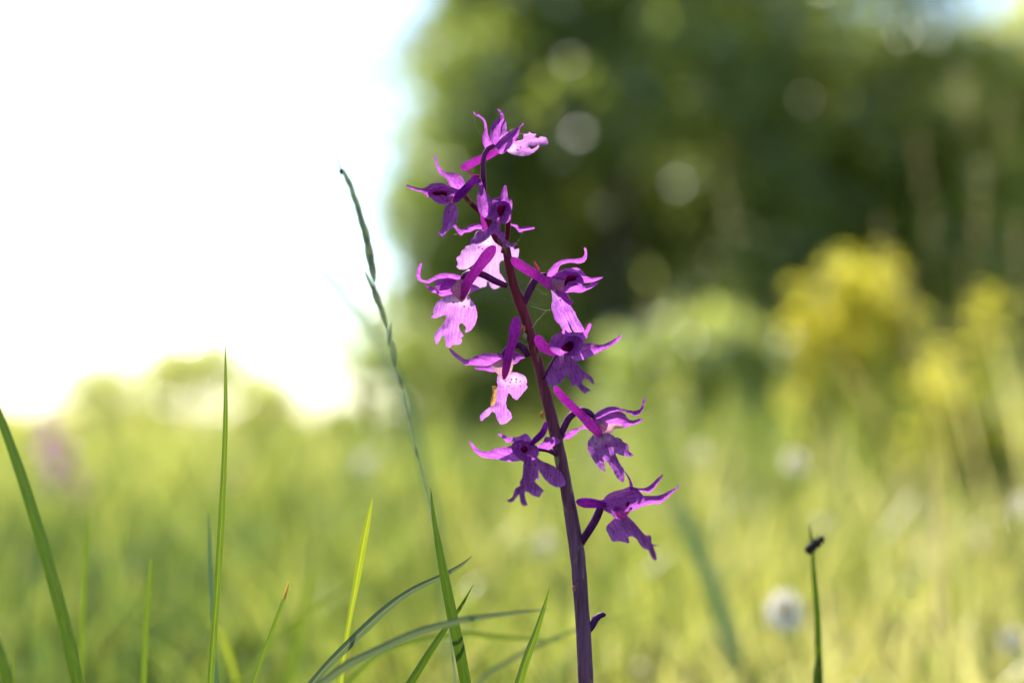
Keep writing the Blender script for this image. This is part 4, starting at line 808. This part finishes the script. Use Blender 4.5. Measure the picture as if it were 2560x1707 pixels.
f.tube('spur', [(835, 880, 14, 1.6), (850, 800, 44, 1.8), (880, 640, 56, 2.4), (915, 490, 55, 3), (950, 380, 60, 3.2), (978, 260, 76, 3.2), (985, 170, 70, 3), (995, 100, 46, 2.6), (1002, 60, 18, 2.4)], M_SPUR)

# --- 8: right flower facing front
f = Flower('T6', 'deep magenta flower facing out just below the sunlit pink one')
f.tube('ovary', [(400, 1210, 36, 0), (450, 1140, 34, 1), (520, 1040, 38, 2.2), (600, 910, 42, 3.4), (680, 770, 46, 4), (760, 640, 40, 4)], M_OVARY)
f.sheet('sepal', [(1180, 470), (1300, 450), (1400, 443), (1500, 478), (1620, 478), (1760, 418), (1850, 368), (1970, 288), (1992, 308), (1942, 390), (1850, 472), (1700, 552), (1560, 622), (1420, 692), (1250, 772), (1100, 792), (1000, 720), (1080, 640)], (1080, 680), (1980, 295), 4.5, 4.5, M_SEPAL, .9, roll=0, fold=-.1)
f.sheet('sepal', [(820, 240), (860, 188), (912, 208), (935, 240), (1050, 268), (1200, 250), (1268, 210), (1310, 130), (1360, 62), (1402, 80), (1382, 170), (1332, 270), (1312, 352), (1270, 364), (1235, 430), (1120, 430), (1000, 360), (880, 300)], (1000, 380), (1370, 70), 5, 5, M_SEPAL, .5, roll=-.8)
TH = [(800, 560), (870, 480), (960, 420), (1040, 440), (1052, 520), (1010, 592), (950, 622), (870, 612)]
f.sheet('hood', [(585, 560), (588, 420), (630, 330), (720, 270), (830, 238), (930, 270), (1060, 300), (1150, 330), (1230, 400), (1222, 480), (1202, 560), (1132, 642), (1050, 702), (960, 705), (860, 690), (760, 695), (680, 655), (630, 620)], (860, 680), (960, 280), 7.6, 5.2, M_SEPAL, 1.4, hole=TH)
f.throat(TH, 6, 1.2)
f.sheet('lip', [(690, 760), (760, 700), (900, 670), (1020, 738), (1100, 808), (1152, 890), (1212, 970), (1300, 1038), (1402, 1110), (1447, 1200), (1432, 1262), (1360, 1192), (1280, 1142), (1212, 1172), (1212, 1240), (1290, 1308), (1392, 1380), (1302, 1402), (1280, 1442), (1200, 1392), (1130, 1302), (1080, 1272), (1000, 1292), (998, 1220), (958, 1140), (928, 1040), (880, 1120), (800, 1222), (700, 1262), (590, 1282), (540, 1212), (500, 1150), (560, 1010), (620, 900)],
        (880, 700), (1000, 1300), 6.2, 13.6, M_LIP, 1.2, fold=.35, rag=.8, pale=0.0)
f.tube('spur', [(740, 660, 30, 4.5), (660, 640, 70, 4.6), (560, 590, 90, 4.4), (460, 520, 102, 4), (390, 430, 106, 3.6), (355, 360, 90, 3.4), (345, 315, 55, 3.4), (342, 290, 16, 3.4)], M_SPUR)

# --- 9: right flower, long spur
f = Flower('T7', 'violet flower with a long slanting spur and arched stalk')
f.tube('ovary', [(235, 830, 34, .5), (255, 780, 42, 1), (290, 690, 50, 1.2), (350, 565, 52, 1.2), (430, 485, 50, 1.2), (540, 442, 50, 1), (640, 465, 48, .8), (720, 530, 36, .6), (760, 600, 24, .4)], M_OVARY)
f.sheet('bract', [(265, 852), (300, 790), (370, 733), (470, 698), (540, 688), (560, 660), (620, 638), (690, 710), (560, 707), (500, 742), (440, 802), (370, 847)], (680, 690), (270, 850), -.6, .6, M_SEPAL, .6, roll=.5)
f.sheet('petal', [(900, 660), (1060, 605), (1140, 620), (1142, 692), (1030, 702), (992, 762), (870, 758), (880, 700)], (870, 720), (1140, 650), .3, -.4, M_COLUMN, -.5)
f.sheet('hood', [(710, 545), (820, 510), (920, 480), (1020, 453), (1110, 458), (1182, 500), (1222, 560), (1290, 583), (1380, 560), (1447, 568), (1390, 617), (1290, 652), (1220, 672), (1152, 692), (1130, 640), (1000, 632), (930, 645), (895, 720), (870, 755), (800, 745), (735, 665)], (740, 620), (1440, 570), 1.4, .6, M_SEPAL, 1.2, roll=.3)
f.sheet('column', [(770, 620), (850, 600), (920, 620), (925, 680), (885, 750), (820, 755), (780, 700)], (800, 620), (860, 750), 2.4, 2.5, M_COLUMN, .5)
f.sheet('sepal', [(1465, 246), (1474, 280), (1457, 350), (1442, 420), (1392, 492), (1320, 517), (1260, 492), (1160, 457), (1060, 452), (960, 475), (880, 515), (780, 560), (710, 560), (755, 480), (830, 430), (920, 390), (1020, 383), (1100, 403), (1200, 428), (1300, 443), (1388, 420), (1418, 370), (1430, 300)], (740, 550), (1465, 250), 1.8, 1.2, M_SEPAL, .7, roll=.5)
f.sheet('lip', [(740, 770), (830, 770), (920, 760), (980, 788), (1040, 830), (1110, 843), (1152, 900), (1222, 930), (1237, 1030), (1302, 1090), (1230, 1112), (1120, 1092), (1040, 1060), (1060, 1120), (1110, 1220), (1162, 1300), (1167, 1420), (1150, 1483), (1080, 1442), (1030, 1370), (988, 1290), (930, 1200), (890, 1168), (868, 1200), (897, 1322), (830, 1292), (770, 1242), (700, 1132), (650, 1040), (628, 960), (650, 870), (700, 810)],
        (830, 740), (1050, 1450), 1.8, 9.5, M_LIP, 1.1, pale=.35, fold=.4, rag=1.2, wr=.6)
f.tube('spur', [(145, 88, 12, 2), (160, 110, 38, 2), (200, 160, 54, 2.2), (280, 255, 60, 2.6), (400, 375, 60, 3), (520, 485, 62, 3), (620, 585, 68, 2.8), (720, 690, 72, 2.6), (800, 775, 48, 2.4), (850, 830, 16, 2.4)], M_SPUR)

# --- 10: lower left flower facing front
f = Flower('T8', 'dark-lipped flower with a sunlit horn-shaped sepal beside the stem')
f.tube('ovary', [(1640, 540, 40, 2), (1560, 490, 44, 3.4), (1450, 450, 46, 4.6), (1330, 440, 44, 5.4), (1240, 450, 30, 6)], M_OVARY)
f.sheet('sepal', [(1300, 400), (1400, 320), (1450, 228), (1520, 228), (1620, 228), (1712, 280), (1702, 330), (1600, 382), (1560, 432), (1500, 462), (1400, 445)], (1310, 420), (1700, 280), 6, 6, M_SEPAL, .7, roll=-.5)
f.sheet('sepal', [(82, 320), (130, 317), (190, 388), (250, 438), (350, 488), (450, 478), (550, 438), (650, 412), (760, 398), (880, 380), (960, 480), (1000, 560), (1010, 645), (850, 668), (720, 657), (600, 627), (450, 607), (350, 597), (260, 552), (180, 482), (138, 400)], (980, 560), (90, 320), 6, 6.5, M_SEPAL, .8, roll=.5)
f.sheet('sepal', [(598, 182), (680, 173), (780, 228), (850, 233), (980, 218), (1050, 178), (1110, 168), (1162, 210), (1212, 290), (1240, 370), (1150, 360), (1080, 310), (980, 310), (900, 312), (840, 315), (760, 332), (720, 272)], (1180, 330), (600, 182), 7, 7.5, M_SEPAL, .5, roll=.9)
TH = [(1010, 455), (1038, 400), (1095, 378), (1132, 430), (1122, 485), (1062, 512)]
f.sheet('hood', [(845, 440), (858, 350), (920, 298), (1040, 268), (1130, 300), (1230, 340), (1310, 405), (1337, 480), (1322, 560), (1275, 615), (1180, 650), (1080, 672), (990, 630), (920, 565)], (1100, 650), (1060, 280), 9, 7, M_SEPAL, 1.4, hole=TH)
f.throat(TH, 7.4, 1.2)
f.sheet('lip', [(1060, 690), (1080, 630), (1180, 600), (1290, 590), (1380, 648), (1500, 698), (1620, 758), (1722, 850), (1792, 960), (1812, 1062), (1750, 1112), (1640, 1122), (1540, 1072), (1430, 972), (1370, 882), (1332, 832), (1332, 900), (1342, 992), (1290, 982), (1262, 1022), (1320, 1080), (1422, 1182), (1382, 1232), (1340, 1302), (1230, 1272), (1150, 1212), (1090, 1202), (1092, 1302), (1132, 1432), (1060, 1452), (1010, 1402), (990, 1292), (980, 1252), (900, 1342), (840, 1392), (768, 1362), (860, 1290), (908, 1150), (998, 1090), (988, 1030), (1040, 940)],
        (1180, 610), (1150, 1400), 8, 17.5, M_LIP, 1.2, fold=.3, rag=.8, pale=0.0)
f.tube('spur', [(1180, 370, 20, 8), (1250, 305, 50, 7.6), (1320, 240, 58, 7), (1395, 165, 58, 6), (1435, 80, 54, 5), (1452, 10, 44, 4.4), (1458, -40, 18, 4)], M_SEPAL)

# --- 11: lowest flower
f = Flower('T9', 'lowest flower on a long stalk with a single leaf-shaped spur')
f.tube('ovary', [(200, 1190, 55, 1.5), (235, 1125, 60, 2), (310, 1005, 64, 3), (400, 860, 65, 4), (465, 730, 65, 4.6), (505, 630, 60, 5), (525, 550, 44, 5), (560, 500, 24, 5)], M_OVARY)
f.tube('sepal', [(888, 50, 7, 5.5), (935, 118, 13, 5.5), (972, 190, 17, 5.5), (990, 260, 24, 5.5), (995, 330, 30, 5.5)], M_SEPAL, 10, .5)
f.sheet('sepal', [(990, 290), (1100, 310), (1200, 308), (1280, 268), (1380, 178), (1460, 108), (1492, 92), (1482, 140), (1402, 250), (1340, 332), (1270, 388), (1200, 372), (1120, 360), (1040, 370)], (1020, 330), (1490, 95), 5, 4, M_SEPAL, .6, roll=.4)
f.sheet('sepal', [(1150, 440), (1300, 430), (1400, 428), (1500, 398), (1600, 348), (1690, 308), (1730, 255), (1742, 268), (1722, 320), (1622, 402), (1532, 492), (1440, 552), (1320, 562), (1180, 592), (1080, 640), (970, 665), (1050, 560)], (1060, 580), (1740, 260), 5.4, 5, M_SEPAL, .8, roll=.15)
TH = [(905, 580), (935, 518), (965, 540), (935, 608)]
f.sheet('hood', [(480, 520), (560, 480), (600, 428), (700, 368), (860, 328), (960, 288), (1030, 292), (1110, 350), (1182, 430), (1192, 480), (1152, 572), (1080, 622), (980, 662), (942, 722), (910, 785), (750, 790), (680, 722), (600, 682), (520, 620)], (560, 600), (1180, 460), 6, 6.6, M_SEPAL, 1.7, roll=.5, hole=TH)
f.throat(TH, 6.6, .8)
f.sheet('column', [(720, 640), (800, 600), (900, 640), (960, 680), (940, 740), (890, 770), (780, 755)], (740, 650), (940, 730), 7.9, 7.9, M_COLUMN, .4)
f.sheet('lip', [(735, 785), (820, 735), (920, 745), (990, 798), (1080, 898), (1160, 988), (1220, 1048), (1292, 1048), (1312, 1130), (1312, 1180), (1435, 1220), (1342, 1222), (1372, 1320), (1393, 1432), (1330, 1424), (1280, 1332), (1260, 1282), (1180, 1252), (1120, 1182), (1070, 1102), (990, 1067), (948, 1082), (962, 1173), (880, 1162), (800, 1142), (700, 1148), (648, 1060), (598, 960), (610, 900), (680, 830)],
        (830, 740), (1200, 1350), 7, 16.5, M_LIP, 1.3, fold=.35, rag=1.0, pale=0.0)
f.tube('spur', [(640, 590, 22, 6), (570, 572, 52, 6), (470, 558, 64, 5.6), (360, 548, 76, 5.4), (250, 540, 76, 5.2), (175, 528, 58, 5), (140, 520, 32, 5), (125, 518, 10, 5)], M_SEPAL)

# fine cobweb threads strung between the flowers
web = empty('cobweb', (FOOT.x, FOOT.y, 0)); tag(web, 'fine pale cobweb threads strung between the orchid flowers and stem', 'cobweb')
def thread(z, pts, mm, r=.000022):
    q = crom([(*zc(z, x, y), mm*10) for x, y in pts], 6); tube('thread', [(PL(a, b, c/10), r) for a, b, c in q], M_HAIR, web, 4)
thread('T4', [(0, 960), (100, 990), (170, 1010)], .5); thread('T4', [(400, 1005), (470, 1035), (535, 1055)], 1); thread('T4', [(420, 1075), (560, 1115), (680, 1150), (770, 1135)], 1.5, .00003)
thread('T4', [(680, 1150), (620, 1240), (540, 1310), (490, 1400), (445, 1438)], 1.5, .00003); thread('T4', [(185, 830), (270, 840), (355, 855)], .6); thread('T4', [(250, 950), (300, 960)], .6)
thread('T4', [(530, 790), (600, 830), (630, 885), (720, 878)], 1); thread('T4', [(190, 770), (300, 690), (420, 610)], .8, .000015)
thread('T1', [(1030, 130), (1035, 240), (1080, 340), (1150, 420)], 1); thread('T1', [(1560, 355), (1650, 320)], 0); thread('T1', [(1700, 400), (1800, 402)], -1, .00003); thread('T1', [(1680, 460), (1750, 470)], -1, .00003)
thread('T8', [(1800, 640), (1900, 635), (2000, 625)], 1.2); thread('T8', [(1340, 850), (1390, 1020), (1480, 1200), (1580, 1350), (1700, 1530)], 3, .00003)
thread('T10', [(1510, 530), (1580, 420), (1615, 310)], -3); thread('T10', [(260, 365), (360, 350)], -5, .00003); thread('T3', [(770, 950), (850, 860), (940, 770)], -2, .000015)

# a second, distant orchid among the meadow flowers
def copy_tree(o, parent=None):
    c = o.copy(); COL.objects.link(c); c.parent = parent
    for ch in list(o.children): copy_tree(ch, c)
    return c
for px, py, D in ((190, 1085, 1.5),):
    c = copy_tree(orchid); t = P(px, py, D); c.location = (t.x, t.y, t.z - 0.21); c['label'] = 'second purple orchid blurred far off before the low bush'
